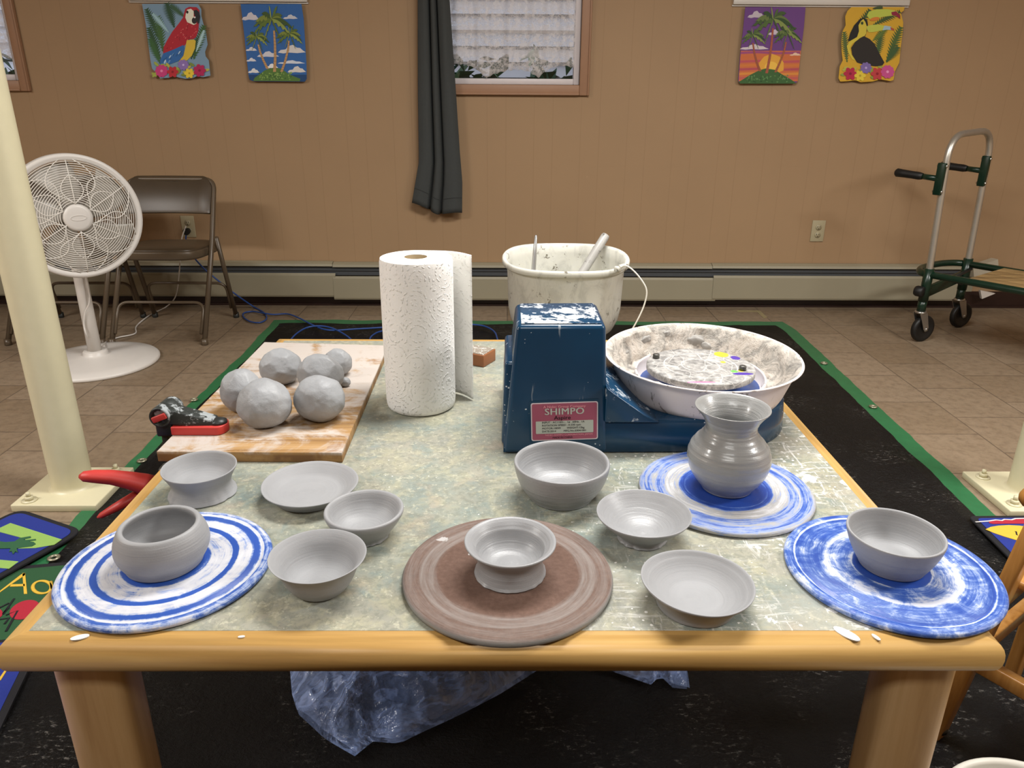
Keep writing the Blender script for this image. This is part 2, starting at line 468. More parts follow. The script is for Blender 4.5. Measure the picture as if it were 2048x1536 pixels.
# dabs of paint on the wheel head: centre, half sizes, colour
PAINT = [(.062, .072, .016, .020, 'c8bf35'), (.086, .048, .010, .013, '4b2f9a'), (.052, .020, .006, .006, 'c8bf35'), (.074, -.050, .020, .007, '4b2f9a'), (.060, -.036, .007, .007, '6cae55'), (.075, -.032, .006, .006, 'c8bf35'), (-.02, -.097, .03, .004, 'b0688f')]
def m_head():
    m = Mat('worn aluminium wheel head', '9a9896', .5, .1, .5)
    r, t, z = m.polar()
    n = m.noise(55, 6, .75); n2 = m.noise(12, 5, .7)
    c = m.ramp(n, [(.36, '6f6e6c'), (.5, '9d9b98'), (.64, 'c3c0bb')])
    ring = m.math('ABSOLUTE', m.math('SUBTRACT', r, m.math('ADD', .038, m.math('MULTIPLY', n2, .001))))
    ring2 = m.math('ABSOLUTE', m.math('SUBTRACT', r, .074))
    lines = m.math('MAXIMUM', m.math('LESS_THAN', ring, .0012), m.math('LESS_THAN', ring2, .0012))
    scr = m.math('LESS_THAN', m.voro(26, feature='DISTANCE_TO_EDGE'), .02)
    c = m.mix(m.math('MAXIMUM', lines, m.math('MULTIPLY', scr, .7)), c, 'c9c6c1')
    x, y, _ = m.xyz()
    for hx, hy, rx, ry, col in PAINT:
        dx = m.math('DIVIDE', m.math('SUBTRACT', x, hx), rx); dy = m.math('DIVIDE', m.math('SUBTRACT', y, hy), ry)
        d = m.math('ADD', m.math('ADD', m.math('MULTIPLY', dx, dx), m.math('MULTIPLY', dy, dy)), m.math('MULTIPLY', n2, 1.4))
        c = m.mix(m.math('LESS_THAN', d, 1.6), c, col)
    m.set('Base Color', c); m.bump(n, .4, .001)
    return m.m
def m_tarp():
    m = Mat('black woven poly tarp', '17161a', .30, 0, .22)
    dust_glints = m.noise(1.0, 7, .8, m.map((60, 120, 1))); gate = m.step(m.noise(3.2, 5, .7), .48, .62)
    c = m.mix(m.math('MULTIPLY', m.math('MULTIPLY', m.step(dust_glints, .56, .60), gate), .8), '08080a', '8a8680')  # pale flecks: clay dust, doubling as crinkle glints painted into the colour
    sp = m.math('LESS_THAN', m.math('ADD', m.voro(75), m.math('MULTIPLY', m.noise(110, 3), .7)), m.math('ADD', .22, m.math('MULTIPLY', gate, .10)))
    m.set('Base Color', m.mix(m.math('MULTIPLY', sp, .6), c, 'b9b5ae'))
    weave = m.noise(1.0, 5, .75, m.map((70, 150, 1)))
    m.bump(m.math('ADD', m.noise(20, 6, .7), m.math('MULTIPLY', weave, .55)), 1.0, .010)
    return m.m
def m_bag():
    m = Mat('blue clear plastic film', '9db3de', .14, 0, .6)
    n = m.noise(9, 5, .6, dist=1.5)
    m.set('Base Color', m.mix(m.noise(6, 4), '6f92d8', 'b9cbf2'))
    rid = m.math('ABSOLUTE', m.math('SUBTRACT', m.noise(7, 4, .6, dist=1.2), .5)); rid2 = m.math('ABSOLUTE', m.math('SUBTRACT', m.noise(22, 4, .6, dist=.8), .5))
    m.set('Alpha', m.math('ADD', m.ramp(m.noise(5, 3), [(.35, .16), (.65, .40)]), m.math('MULTIPLY', m.math('SUBTRACT', 1.0, m.step(rid, .0, .06)), .4)))
    m.bump(m.math('ADD', m.math('MULTIPLY', rid, -2.0), m.math('MULTIPLY', rid2, -.7)), 1.0, .012)
    return m.m
def m_lace():
    m = Mat('white lace', 'efeae9', .85, 0, .2)
    x, y, z = m.xyz()
    v = m.comb(x, z, 0.0)
    a = m.voro(95, v, feature='DISTANCE_TO_EDGE')
    net = m.math('LESS_THAN', a, .14)
    flow = m.noise(38, 4, .6, v)
    solid = m.step(flow, .47, .56)
    band = m.math('LESS_THAN', m.math('FRACT', m.math('MULTIPLY', z, 9.0)), .30)
    m.set('Alpha', m.math('ADD', .10, m.math('MULTIPLY', m.math('MAXIMUM', m.math('MULTIPLY', net, .25), m.math('MAXIMUM', m.math('MULTIPLY', solid, .6), m.math('MULTIPLY', band, .4))), .6)))
    return m.m
def m_glass():
    m = bpy.data.materials.new('window glass'); m.use_nodes = True; nt = m.node_tree
    out = nt.nodes['Material Output']; tr = nt.nodes.new('ShaderNodeBsdfTransparent'); gl = nt.nodes.new('ShaderNodeBsdfGlossy')
    gl.inputs['Roughness'].default_value = .02; mx = nt.nodes.new('ShaderNodeMixShader'); fr = nt.nodes.new('ShaderNodeFresnel'); fr.inputs[0].default_value = 1.45
    nt.links.new(fr.outputs[0], mx.inputs[0]); nt.links.new(tr.outputs[0], mx.inputs[1]); nt.links.new(gl.outputs[0], mx.inputs[2]); nt.links.new(mx.outputs[0], out.inputs[0])
    return m
def m_bucket():
    m = Mat('cloudy plastic pail smeared with clay', 'c9c7bb', .45, 0, .4)
    n = m.noise(1.0, 6, .7, m.map((16, 16, 10)), 1.0); n2 = m.noise(34, 6, .7)
    c = m.mix(m.step(n, .45, .65), 'cdccc2', 'b9b8af')
    x, y, z = m.xyz()
    spots = m.math('MULTIPLY', m.step(n2, .57, .62), m.step(m.noise(9, 2), .46, .54))
    m.set('Base Color', m.mix(spots, c, '6a6355'))
    m.set('Subsurface Weight', .25); m.set('Subsurface Radius', (.03, .03, .02)); m.bump(n2, .15, .001)
    return m.m

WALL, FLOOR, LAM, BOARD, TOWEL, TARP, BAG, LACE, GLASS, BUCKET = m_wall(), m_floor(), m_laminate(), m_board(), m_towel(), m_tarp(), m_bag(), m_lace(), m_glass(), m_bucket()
CEIL = plain('white ceiling', 'd8d4cc', .8)
TRIM = plain('painted window trim', 'a07a5e', .5, scale=30)
SASH = plain('white sash', 'd6cfd0', .4)
DARKBASE = plain('dark vinyl base', '2a1914', .4)
CREAM = plain('cream enamel', 'd6cfae', .38, vary=.05, scale=25, bump=.1)
HEATER = plain('beige heater enamel', '958e78', .45, vary=.05, scale=6)
FIN = plain('grey heater fins', '4a4d50', .5)
OAK_X = m_wood('varnished oak along', '98753f', 'b58e51', 'c8a464', 'X', rough=.46)
OAK_Y = m_wood('varnished oak across', '98753f', 'b58e51', 'c8a464', 'Y', rough=.46)
OAK_Z = m_wood('oak leg', 'a98453', 'c4a06f', 'd3b283', 'Z', rough=.38)
CHAIRWOOD = m_wood('honey oak', '8f5e2a', 'b07c3f', 'c59455', 'Z', rough=.35, coat=.2)
SLATS = m_wood('deck boards', '7d6540', 'a98c5e', 'bfa477', 'X', rough=.5)
LUMP = m_lump()
BROWNBAT = m_brownbat()
PAN, PANOUT, HEAD = m_pan(), m_panout(), m_head()
WHEELBLUE = m_splat('navy moulded plastic', '0f3a58', .22, 'c9d2d6', .20, 46, True)
WHEELTOP = m_splat('navy plastic top splashed with clay', '0f3a58', .25, 'ccd0d2', .36, 22, False, smear=.55)
SHOULDER = m_splat('navy plastic shoulder with runs of clay', '0f3a58', .24, 'b4bcc2', .34, 30, True, smear=.18)
BLACK = plain('black rubber', '121212', .5, vary=.2)
BLACKMETAL = plain('black cast metal', '242726', .42, 0, .5, vary=.2)
SMEARED = m_splat('black metal smeared with clay', '2b302e', .45, '9aa0a2', .1, 30, False, smear=.35)
RED = plain('red rubber', 'c23a35', .48, vary=.1)
CHROME = plain('zinc plated steel', 'b9b7b2', .28, .9)
ALU = plain('brushed aluminium tube', 'c9c6bd', .36, .8, vary=.1)
GREENPAINT = plain('dark green enamel', '0e2a1d', .3, vary=.15)
FANWHITE = plain('white fan plastic', 'dcd8d2', .38, vary=.03)
FANGRILL = plain('white fan wire', 'e6e2da', .4, vary=.0)
FANBLADE = plain('pale fan blade', 'b9b4aa', .3, vary=.04)
CHAIRMETAL = plain('tan chair enamel', '5a4d3d', .35, .1)
CHAIRVINYL = plain('brown chair vinyl', '463a2b', .36, .05, vary=.08)
CURTAIN = plain('charcoal curtain cloth', '3d403f', .85, vary=.1, scale=60, bump=.2)
GREENEDGE = plain('green tarp hem', '2a6a42', .42, vary=.2, scale=30, bump=.3)
PLATE = plain('almond outlet plastic', 'b3a98a', .4, vary=.02)
BLUECORD = plain('blue cord jacket', '24488c', .4)
WHITEWIRE = plain('off white wire', 'd5d1c6', .45)
PAPERWHITE = plain('white roll end', 'f1efe9', .9, vary=.02, scale=80)
CARD = plain('brown cardboard core', '7d6a4a', .8)
RAILWHITE = plain('white rail enamel', 'd3cdc4', .4, vary=.02)
STEEL = plain('steel rod', 'a6a7a6', .3, .7, vary=.12)
TOOLWOOD = plain('dirty wooden handle', '6e5a47', .6, vary=.2)
def flat(name, col, rough=.7): return plain(name, col, rough, vary=0, spec=.3)

# ================================================================= ROOM SHELL
WY = 4.28                                               # the panelled wall
def wall_with_holes(name, x0, x1, z0, z1, y0, y1, holes, mat):
    mb = MB(); xs = sorted({x0, x1, *[h[0] for h in holes], *[h[1] for h in holes]})
    for a, b in zip(xs, xs[1:]):
        cuts = [h for h in holes if h[0] <= a and h[1] >= b]
        z = z0
        for h in sorted(cuts, key=lambda h: h[2]):
            mb.box(((a + b) / 2, (y0 + y1) / 2, (z + h[2]) / 2), (b - a, y1 - y0, h[2] - z)); z = h[3]
        mb.box(((a + b) / 2, (y0 + y1) / 2, (z + z1) / 2), (b - a, y1 - y0, z1 - z))
    bmesh.ops.remove_doubles(mb.bm, verts=mb.bm.verts, dist=1e-5)
    return structure(mb.build(name, mat))
W1 = (-.38, .392, 1.186, 2.02); W2 = (-3.2, -2.52, 1.19, 2.02)
wall_with_holes('wall_back', -3.7, 3.7, 0, 2.5, WY, WY + .12, [W1, W2], WALL)
structure(MB().box((-3.76, .65, 1.25), (.12, 7.5, 2.5)).build('wall_left', WALL))
structure(MB().box((3.76, .65, 1.25), (.12, 7.5, 2.5)).build('wall_right', WALL))
structure(MB().box((0, -3.06, 1.25), (7.4, .12, 2.5)).build('wall_front', WALL))
structure(MB().box((0, .65, -.05), (7.6, 7.5, .1)).build('floor', FLOOR))
structure(MB().box((0, .65, 2.55), (7.6, 7.5, .1)).build('ceiling', CEIL))
structure(MB().box((0, WY - .006, .047), (7.3, .012, .094)).box((0, WY - .012, .006), (7.3, .024, .012)).build('baseboard_back', DARKBASE))

def window(name, x0, x1, z0, z1):
    root = bpy.data.objects.new(name, None); COL.objects.link(root); structure(root)
    root.location = ((x0 + x1) / 2, WY, z0); o = root.location
    mb = MB(); w = .052
    for a, b, sgn in ((x0 - w, x0, 1), (x1, x1 + w, -1)):
        mb.box(((a + b) / 2, WY - .009, (z0 + z1) / 2), (w, .018, z1 - z0 + 2 * w), bev=.004)
        mb.box(((x0 if sgn > 0 else x1) - sgn * (w - .006), WY - .012, (z0 + z1) / 2), (.010, .024, z1 - z0 + 2 * w), bev=.003)
    for z in (z0 - w / 2, z1 + w / 2):
        mb.box(((x0 + x1) / 2, WY - .009, z), (x1 - x0, .018, w), bev=.004)
        mb.box(((x0 + x1) / 2, WY - .012, z0 - w + .006 if z < z1 else z1 + w - .006), (x1 - x0, .024, .010), bev=.003)
    mb.build('window_casing', TRIM, root, o)
    mb = MB(); s = .03
    for a in (x0 + s / 2, x1 - s / 2): mb.box((a, WY + .05, (z0 + z1) / 2), (s, .07, z1 - z0), bev=.004)
    for z in (z0 + s / 2, z1 - s / 2): mb.box(((x0 + x1) / 2, WY + .05, z), (x1 - x0 - 2 * s, .07, s), bev=.004)
    mb.build('window_sash', SASH, root, o)
    MB().box(((x0 + x1) / 2, WY + .06, (z0 + z1) / 2), (x1 - x0 - 2 * s, .004, z1 - z0 - 2 * s)).build('window_pane', GLASS, root, o)
    return root
window('window_1', W1[0] + .005, W1[1] - .005, W1[2] + .005, W1[3] - .005)
window('window_2', W2[0] + .005, W2[1] - .005, W2[2] + .005, W2[3] - .005)

# beyond the glass: a white lapped house wall and low shrubs
SIDING = plain('white lap siding', 'e4e2ea', .6, vary=.02)
mb = MB()
for k in range(26):
    z = .2 + k * .105
    mb.quadbox([(-6, 6.0, z), (3.5, 6.0, z), (3.5, 6.1, z), (-6, 6.1, z)], [(-6, 6.03, z + .106), (3.5, 6.03, z + .106), (3.5, 6.1, z + .106), (-6, 6.1, z + .106)])
o = structure(mb.build('exterior_siding', SIDING))
structure(MB().box((-1, 5.9, .15), (9, 3.0, .1)).build('exterior_ground', plain('dark soil', '3a3a34', .9)))
LEAF = plain('dark green leaves', '2c5a40', .5, vary=.5, scale=14)
LEAF2 = plain('pale green leaf', '7fa884', .5, vary=.3)
def shrub(x, y, w, h, label):
    rnd = random.Random(int(x * 100)); mb = MB()
    for k in range(520):
        a = rnd.uniform(0, 2 * PI); e = rnd.uniform(-.2, 1); r = rnd.uniform(.5, 1)
        c = V((x + w * r * math.cos(a), y + w * .6 * r * math.sin(a), .2 + h * (.25 + .75 * max(0, e)) * rnd.uniform(.75, 1)))
        d = V((rnd.uniform(-1, 1), rnd.uniform(-1, 1), rnd.uniform(-.3, 1))).normalized(); s = rnd.uniform(.05, .1)
        t = d.cross(V((.3, .5, .8))).normalized() * s * .45
        mb.mi = 1 if rnd.random() < .12 else 0
        mb.poly([c - d * s, c + t + d * .01, c + d * s, c - t + d * .01])
    mb.mi = 0; mb.tube([(x, y, .2), (x, y, .2 + h * .6)], .02, 6)
    return tag(mb.build('shrub', [LEAF, LEAF2], None, (x, y, .2), recalc=False), label, 'shrub')
shrub(-.24, 5.62, .27,  1.24, 'dark green shrub outside the lace curtained window beside the charcoal curtain, left half')
shrub(.40, 5.45, .29,  1.24, 'dark green shrub with pale leaf outside the lace curtained window, right half')
shrub(-3.15, 5.4, .42,  1.24, 'leafy green shrub outside the corner window behind the cream pole')

def lace(name, x0, x1, z_top, zlow, y, label):
    def fn(u, v):
        x = x0 + (x1 - x0) * u
        sc_ = .055 * abs(math.sin((u * 2.6 + .12) * PI)) ** .7 + .006 * abs(math.sin(u * 60))
        zb = zlow + sc_ + .03 * noise.noise(V((u * 3, 1, 0)))
        z = zb + (z_top - zb) * v
        return V((x + .004 * math.sin(z * 9 + u * 9), y + .012 * math.sin(u * 34 + .6 * math.sin(z * 3)) + .004 * math.sin(u * 83), z))
    return tag(MB().grid(fn, 150, 24).build(name, LACE, None, (x0, y, zlow), solid=.0008), label, 'curtain')
lace('lace_curtain', -.35, .376, 1.95, 1.214, WY - .012 + .02, 'white lace curtain with scalloped hem in the window beside the charcoal curtain')
lace('lace_curtain', -3.18, -2.53, 1.95, 1.235, WY + .008, 'white lace curtain in the corner window partly behind the cream pole')

# charcoal curtain
left_x = [(.53, -.515), (.582, -.509), (.80, -.462), (.86, -.460), (1.19, -.452), (1.59, -.437), (2.2, -.43)]
right_x = [(.53, -.236), (.70, -.232), (.86, -.243), (1.19, -.259), (1.59, -.281), (2.2, -.30)]
def curtain_pt(u, v):
    zb = .588 - .055 * min(1, u * 1.9) + .006 * math.sin(u * 9)
    z = zb + (2.15 - zb) * v
    x = interp(left_x, z) + (interp(right_x, z) - interp(left_x, z)) * u
    fold = 0
    for c, w in ((.36, .028), (.585, .026)): fold -= math.exp(-((u - c) / w) ** 2)
    y = WY - .055 - .016 * math.sin(PI * min(1, u / .36)) * (u < .36) - .018 * math.sin(PI * (u - .36) / .225) * (.36 <= u < .585) - .022 * math.sin(PI * (u - .585) / .415) * (u >= .585) - .030 * fold * -1 * -1
    return V((x, y + .004 * noise.noise(V((u * 6, z * 3, 0))), z))
mb = MB().grid(curtain_pt, 120, 60)
cur = tag(mb.build('curtain_panel', CURTAIN, None, (-.36, WY - .06, .53), solid=.003), 'long charcoal curtain panel hanging at the left of the middle window', 'curtain')
def hem_pt(u, v):
    p = curtain_pt(u, v * .0005 + .048); p.y -= .0025; p.z += v * .003; return p
MB().grid(hem_pt, 120, 1).build('hem_stitching', flat('dark thread', '2e3130'), cur, (-.36, WY - .06, .53))

# ---------------------------------------------------------------- baseboard heater
root = thing('baseboard_heater', (.0, WY - .02, 0), 'long beige baseboard heater with dented panels along the foot of the wall', 'heater')
o = root.location
MB().box((-.4, WY - .004, .15), (6.2, .008, .2)).build('back_plate', HEATER, root, o)
prof = [(WY - .0085, .255), (WY - .03, .256), (WY - .056, .247), (WY - .060, .234), (WY - .057, .234), (WY - .053, .244), (WY - .03, .2525), (WY - .0085, .2515)]
for xa, xb, dz in ((-3.5, -.968, .002), (-.968, 1.17, -.002), (1.17, 2.63, 0)):
    MB().prism([(xa + .001, y, z + dz) for y, z in prof], (xb - xa - .002, 0, 0)).build('top_lip', HEATER, root, o)
for xa, xb, z0, z1, y in ((-3.5, -.955, .062, .196, WY - .066), (-.968, 1.20, .048, .180, WY - .070), (1.18, 2.60, .056, .194, WY - .073)):
    MB().prism([(xa, y, z0), (xa, y - .004, z0 + .01), (xa, y + .004, z1 - .012), (xa, y + .012, z1), (xa, y + .014, z1), (xa, y + .007, z1 - .012), (xa, y - .001, z0 + .012), (xa, y + .02, z0 + .002)], (xb - xa, 0, 0)).build('cover_panel', HEATER, root, o)
MB().box((-.4, WY - .03, .205), (6.1, .025, .045)).box((-.4, WY - .045, .212), (6.1, .012, .004)).build('fin_element', FIN, root, o)
R_ = Rm('Y', -17) @ Rm('Z', 8)
MB().box((2.70, WY - .06, .245), (.15, .05, .06), R_).build('loose_end_cap', plain('pale heater end cap', 'b5ae9b', .5), root, o)
MB().prism([Q(1961, 581, 4.19), Q(1991, 587, 4.19), Q(1964, 598, 4.19)], (0, .02, 0)).build('bent_flap', RAILWHITE, root, o)

# ---------------------------------------------------------------- wall outlets
def outlet(x, z, label):
    r = thing('wall_outlet', (x, WY, z), label, 'outlet')
    MB().box((0, -.003, 0), (.074, .006, .118), bev=.002).build('cover_plate', PLATE, r)
    for dz in (.021, -.021):
        s = MB().lathe([(0, 0), (.0165, 0), (.0165, .003), (0, .003)], 24, (0, -.006, dz), Rm('X', 90)).build('socket', PLATE, r)
        m = MB()
        for dx, h in ((-.006, .009), (.006, .007)): m.box((dx, -.0093, dz + .003), (.0025, .001, h))
        m.box((0, -.0093, dz - .008), (.004, .001, .004)); m.build('slot', BLACK, s)
    return r
outlet(1.757, .437, 'almond wall outlet with two empty sockets left of the hand cart')
outlet(-1.763, .445, 'almond wall outlet with plugged cords behind the tan folding chair')

# ---------------------------------------------------------------- poster rails and posters
def rail(xa, xb, z, label):
    t = tag(MB().box(((xa + xb) / 2, WY - .010, z + .018), (xb - xa, .02, .026), bev=.002).box(((xa + xb) / 2, WY - .004, z + .0005), (xb - xa + .006, .008, .007), bev=.001).build('display_rail', RAILWHITE, None, ((xa + xb) / 2, WY, z)), label, 'rail')
    return t
rail(-1.892, -.998, 1.566, 'white display rail holding the parrot and blue sky palm posters')
rail(1.150, 2.043, 1.570, 'white display rail holding the sunset palm and toucan posters')

# ================================================================= TABLE
TX, TY0, TY1 = .622, .775, 2.010
root = thing('table', (0, 1.39, 0), 'low square activity table with mottled laminate top and honey oak edge', 'table')
o = root.location
MB().box((0, (TY0 + TY1) / 2, TOP - .009), (2 * TX - .036, TY1 - TY0 - .036, .018)).build('tabletop', LAM, root, o)
def edge_profile(n=10):
    # flat top 18 mm wide, then a fat bullnose, flat underside; (outward, z)
    p = [(-.018, -.0004), (-.010, -.0001)]
    for i in range(n + 1):
        a = PI / 2 - PI * i / n
        ca, sa = math.cos(a), math.sin(a)
        p.append((-.010 + .021 * max(0, ca) ** .62, -.0244 + .0243 * abs(sa) ** .9 * (1 if sa > 0 else -1)))
    p += [(-.05, -.0486), (-.05, -.0185), (-.018, -.0185)]
    return p
EP = edge_profile()
def edge(a, b, out, mat):
    """bullnose moulding from corner a to b, mitred; out: outward direction"""
    mb = MB(); out = V(out); d = (V(b) - V(a)).normalized()
    la, lb = [], []
    for w, z in EP:
        la.append(mb.bm.verts.new(V(a) + out * w - d * w + V((0, 0, z))))
        lb.append(mb.bm.verts.new(V(b) + out * w + d * w + V((0, 0, z))))
    n = len(EP)
    for i in range(n): mb._f([la[i], la[(i + 1) % n], lb[(i + 1) % n], lb[i]], 1 < i < n - 4)
    mb._f(la[::-1]); mb._f(lb)
    return mb.build('edge_moulding', mat, root, o)
x, y0, y1 = TX, TY0, TY1
edge((-x, y0, TOP), (x, y0, TOP), (0, -1, 0), OAK_X); edge((x, y1, TOP), (-x, y1, TOP), (0, 1, 0), OAK_X)
edge((-x, y1, TOP), (-x, y0, TOP), (-1, 0, 0), OAK_Y); edge((x, y0, TOP), (x, y1, TOP), (1, 0, 0), OAK_Y)
def table_leg(cx, cy, sx):
    mb = MB(); w, d = .094, .074
    def ring(z, k, dx): return [V((cx + dx + k * w / 2 * (abs(math.cos(a)) ** .55) * (1 if math.cos(a) > 0 else -1), cy + k * d / 2 * (abs(math.sin(a)) ** .55) * (1 if math.sin(a) > 0 else -1), z)) for a in (2 * PI * i / 40 for i in range(40))]
    rings = [[mb.bm.verts.new(p) for p in ring(z, k, dx)] for z, k, dx in ((0, .97, sx * .0), (.01, 1, 0), (.47, 1.0, 0), (.4735, 1.0, 0))]
    for A, B in zip(rings, rings[1:]):
        for i in range(40): mb._f([A[i], A[(i + 1) % 40], B[(i + 1) % 40], B[i]], True)
    mb._f(rings[0][::-1]); mb._f(rings[-1])
    return mb.build('leg', OAK_Z, root, o)
for cx, cy in ((-.560, .842), (.570, .842), (-.56, 1.94), (.57, 1.94)): table_leg(cx, cy, 0)
for y in (.86, 1.93): MB().box((0, y, .458), (1.05, .02, .034)).build('apron_rail', OAK_X, root, o)
DRIP = flat('dried white clay', 'e6e4df')
for px, py, a, l in ((1693, 1268, -.9, .016), (1752, 1275, -1.2, .006), (160, 1275, .3, .010), (483, 1274, .1, .004)):
    p = P(px, py); pts = []
    for k in range(18):
        t = 2 * PI * k / 18; u = V((math.cos(t) * l, math.sin(t) * l * .5, 0)); u.rotate(Matrix.Rotation(a, 3, 'Z')); pts.append(p + u * (1 + .10 * math.sin(2 * t + 1)) + V((0, 0, -.0004)))
    MB().prism(pts, (0, 0, .0014)).build('dried_clay_drip', DRIP, root, o)

# ================================================================= BATS AND POTS
def bat(name, x, y, r, h, mat, label, rim=None, rz=0):
    prof = [(0, 0), (r - .004, 0), (r - .001, .0022), (r, h * .55), (r - .002, h - .0015), (r - .006, h)]
    if rim: prof += [(r - .013, h), (r - .0145, h - .0012), (r - .016, h - .0012), (r - .0175, h)]
    prof += [(r * .6, h), (r * .3, h), (0, h)]
    o = tag(MB().lathe(prof, 120).build(name, mat, None), label, 'bat')
    o.location = (x, y, TOP + .0004); o.rotation_euler.z = rz
    return o
BZ = .0104
b1 = bat('throwing_bat', -.483, .927, .145, .010, m_bat('blue bat with white slip rings', [(0, .7), (.345, .15), (.375, .25), (.40, .72), (.47, .62), (.55, .74), (.585, .6), (.60, .08), (.635, .05), (.655, .75), (.70, .72), (.76, .62), (.79, .12), (.825, .12), (.845, .62), (.86, .85), (.872, .85), (.885, .42), (.93, .55), (1, .38)], .7, 150, 1.15, base='2d52a6', edge='4063ae', mid='94a6cf', slip='c2c4cd'),
         'round blue bat with white slip rings under the closed-in bowl', True)
b2 = bat('throwing_bat', .380, 1.151, .147, .010, m_bat('blue bat with grey slip', [(0, .05), (.42, .08), (.455, .38), (.47, .12), (.50, .28), (.53, .66), (.60, .72), (.665, .75), (.70, .5), (.76, .45), (.80, .62), (.86, .42), (.95, .55), (.985, .75)], 1.0, 170, .45, base='2748a0', slip='a9a8a6', edge='4a6cbc', mid='93a4cf'),
         'round blue bat with grey slip ring under the vase')
b3 = bat('throwing_bat', .5555, .9185, .146, .010, m_bat('blue bat with scraped slip', [(0, .1), (.30, .05), (.33, .1), (.352, .6), (.37, .42), (.40, .36), (.47, .42), (.53, .55), (.58, .72), (.61, .5), (.66, .34), (.80, .40), (.855, .25), (.868, .8), (.882, .35), (.95, .45), (1, .55)], .75, 90, 1.25, base='2a4da4', slip='c6cde0', edge='4467b4', mid='7d95cb'),
         'round blue bat streaked with scraped slip overhanging the table corner', True)
b4 = bat('hardboard_bat', .005, .904, .148, .0125, BROWNBAT, 'thick round brown hardboard bat under the small flanged bowl')

CLAY = m_clay('leather hard grey clay', '98999b', .5, .6)
CLAYDRY = m_clay('matte grey clay', '98999b', .6, .5, .35)
CLAYLIGHT = m_clay('pale fresh clay', '97989a', .36, .75, .5)
CLAYWET = m_clay('wet shiny clay', '969796', .30, 1.0, .5, .5)
def pot(name, x, y, z0, prof, mat, label, wob=0, fr=3, n=112, ring=0.0, shear=0.0, grp=None, feet=None, torn=None):
    ph = random.uniform(0, 6)
    zmax = max(z for r, z in prof)
    def fn(a, i, r, z):
        k = z / zmax
        rr = r * (1 + wob * k * (math.sin(2 * a + ph) + .5 * math.sin(fr * a + 2 * ph)))
        rr *= 1 + .006 * noise.noise(V((math.cos(a) * 2, math.sin(a) * 2, z * 60 + ph)))
        zz = z + wob * .12 * k * math.sin(2 * a + ph * 1.7) * zmax
        if torn and i <= torn: rr += .0016 * noise.noise(V((math.cos(a) * 5, math.sin(a) * 5, ph))) * (1 + (noise.noise(V((math.cos(a) * 9, math.sin(a) * 9, ph))) > .15))
        return rr, zz
    mb = MB().lathe([(0, 0)] + prof, n, fn=fn)
    if shear:
        for v in mb.bm.verts: v.co.x += shear * v.co.z / zmax
    o = tag(mb.build(name, mat, None, sub=1), label, 'pottery', None)
    o.location = (x, y, z0)
    return o
T0 = TOP + .0004
pot('footed_bowl', -.514, 1.147, T0, [(.052, 0), (.0555, .0008), (.056, .0022), (.0525, .006), (.049, .013), (.0478, .019), (.049, .026), (.0535, .036), (.0592, .046), (.0612, .0495), (.0605, .0512), (.0585, .0508), (.0555, .045), (.050, .034), (.044, .024), (.034, .0175), (.018, .0155), (0, .015)],
    CLAYDRY, 'grey clay bowl with waisted flaring foot in front of the wooden board', .012, 3, torn=5)
pot('shallow_dish', -.330, 1.136, T0, [(.054, 0), (.0575, .0015), (.060, .006), (.0655, .0125), (.0735, .0195), (.0795, .0240), (.0808, .0256), (.0798, .0268), (.0775, .0264), (.0705, .0215), (.063, .016), (.0575, .012), (.052, .0098), (.042, .0092), (.022, .0085), (0, .0082)],
    CLAYDRY, 'wide shallow grey clay dish with flat floor and sloping rim', .010, 3, shear=.003)
pot('round_bowl', -.217, 1.016, T0, [(.036, 0), (.0395, .001), (.0385, .004), (.039, .007), (.0455, .016), (.0530, .027), (.0585, .037), (.0608, .0425), (.0605, .0462), (.0578, .0478), (.0545, .0462), (.0515, .040), (.047, .029), (.040, .019), (.029, .0125), (.014, .010), (0, .0095)],
    CLAY, 'small thick-rimmed grey clay bowl beside the shallow dish', .006, 3, shear=.003, torn=3)
pot('flared_bowl', -.254, .883, T0, [(.031, 0), (.0345, .0012), (.039, .006), (.045, .0145), (.0495, .024), (.0530, .034), (.0570, .042), (.0630, .0495), (.0662, .0525), (.0658, .0536), (.0635, .0530), (.0575, .0470), (.0525, .0405), (.0495, .034), (.0455, .024), (.039, .0145), (.028, .0085), (.014, .007), (0, .0068)],
    CLAYDRY, 'thin grey clay bowl with flared rim right of the white slip bat', .008, 3)
pot('flanged_bowl', .0085, .901, TOP + .0132, [(.046, 0), (.0505, .0005), (.0508, .0018), (.0482, .005), (.0460, .012), (.0452, .022), (.0465, .030), (.0510, .0385), (.0590, .0455), (.0632, .0485), (.0640, .0508), (.0625, .0525), (.0590, .0515), (.0535, .0475), (.0500, .0425), (.0490, .0410), (.0475, .040), (.045, .031), (.040, .021), (.031, .014), (.020, .0122), (.014, .0135), (0, .014)],
    CLAYLIGHT, 'small pale clay bowl with flanged rim on the brown hardboard bat', .004, 3, torn=3)
pot('deep_bowl', .0965, 1.140, T0, [(.050, 0), (.0535, .0008), (.0545, .003), (.0555, .006), (.0640, .0155), (.0715, .028), (.0765, .042), (.0795, .055), (.0808, .0625), (.0800, .0660), (.0772, .0668), (.0745, .0645), (.0728, .056), (.0695, .043), (.0635, .029), (.0540, .0185), (.040, .013), (.022, .0115), (0, .011)],
    CLAYLIGHT, 'large smooth grey clay bowl in front of the blue potters wheel', .003, 3)
pot('conical_dish', .213, 1.010, T0, [(.034, 0), (.0385, .0004), (.0390, .0016), (.0365, .004), (.0355, .0075), (.0420, .0135), (.0540, .024), (.0640, .0335), (.0705, .0405), (.0722, .0440), (.0712, .0455), (.0692, .0440), (.0620, .0365), (.0500, .026), (.0370, .0175), (.0220, .0118), (.0100, .0102), (.0050, .0112), (0, .0114)],
    CLAYLIGHT, 'grey clay cone shaped dish with ragged foot between deep bowl and vase bat', .007, 3, torn=4)
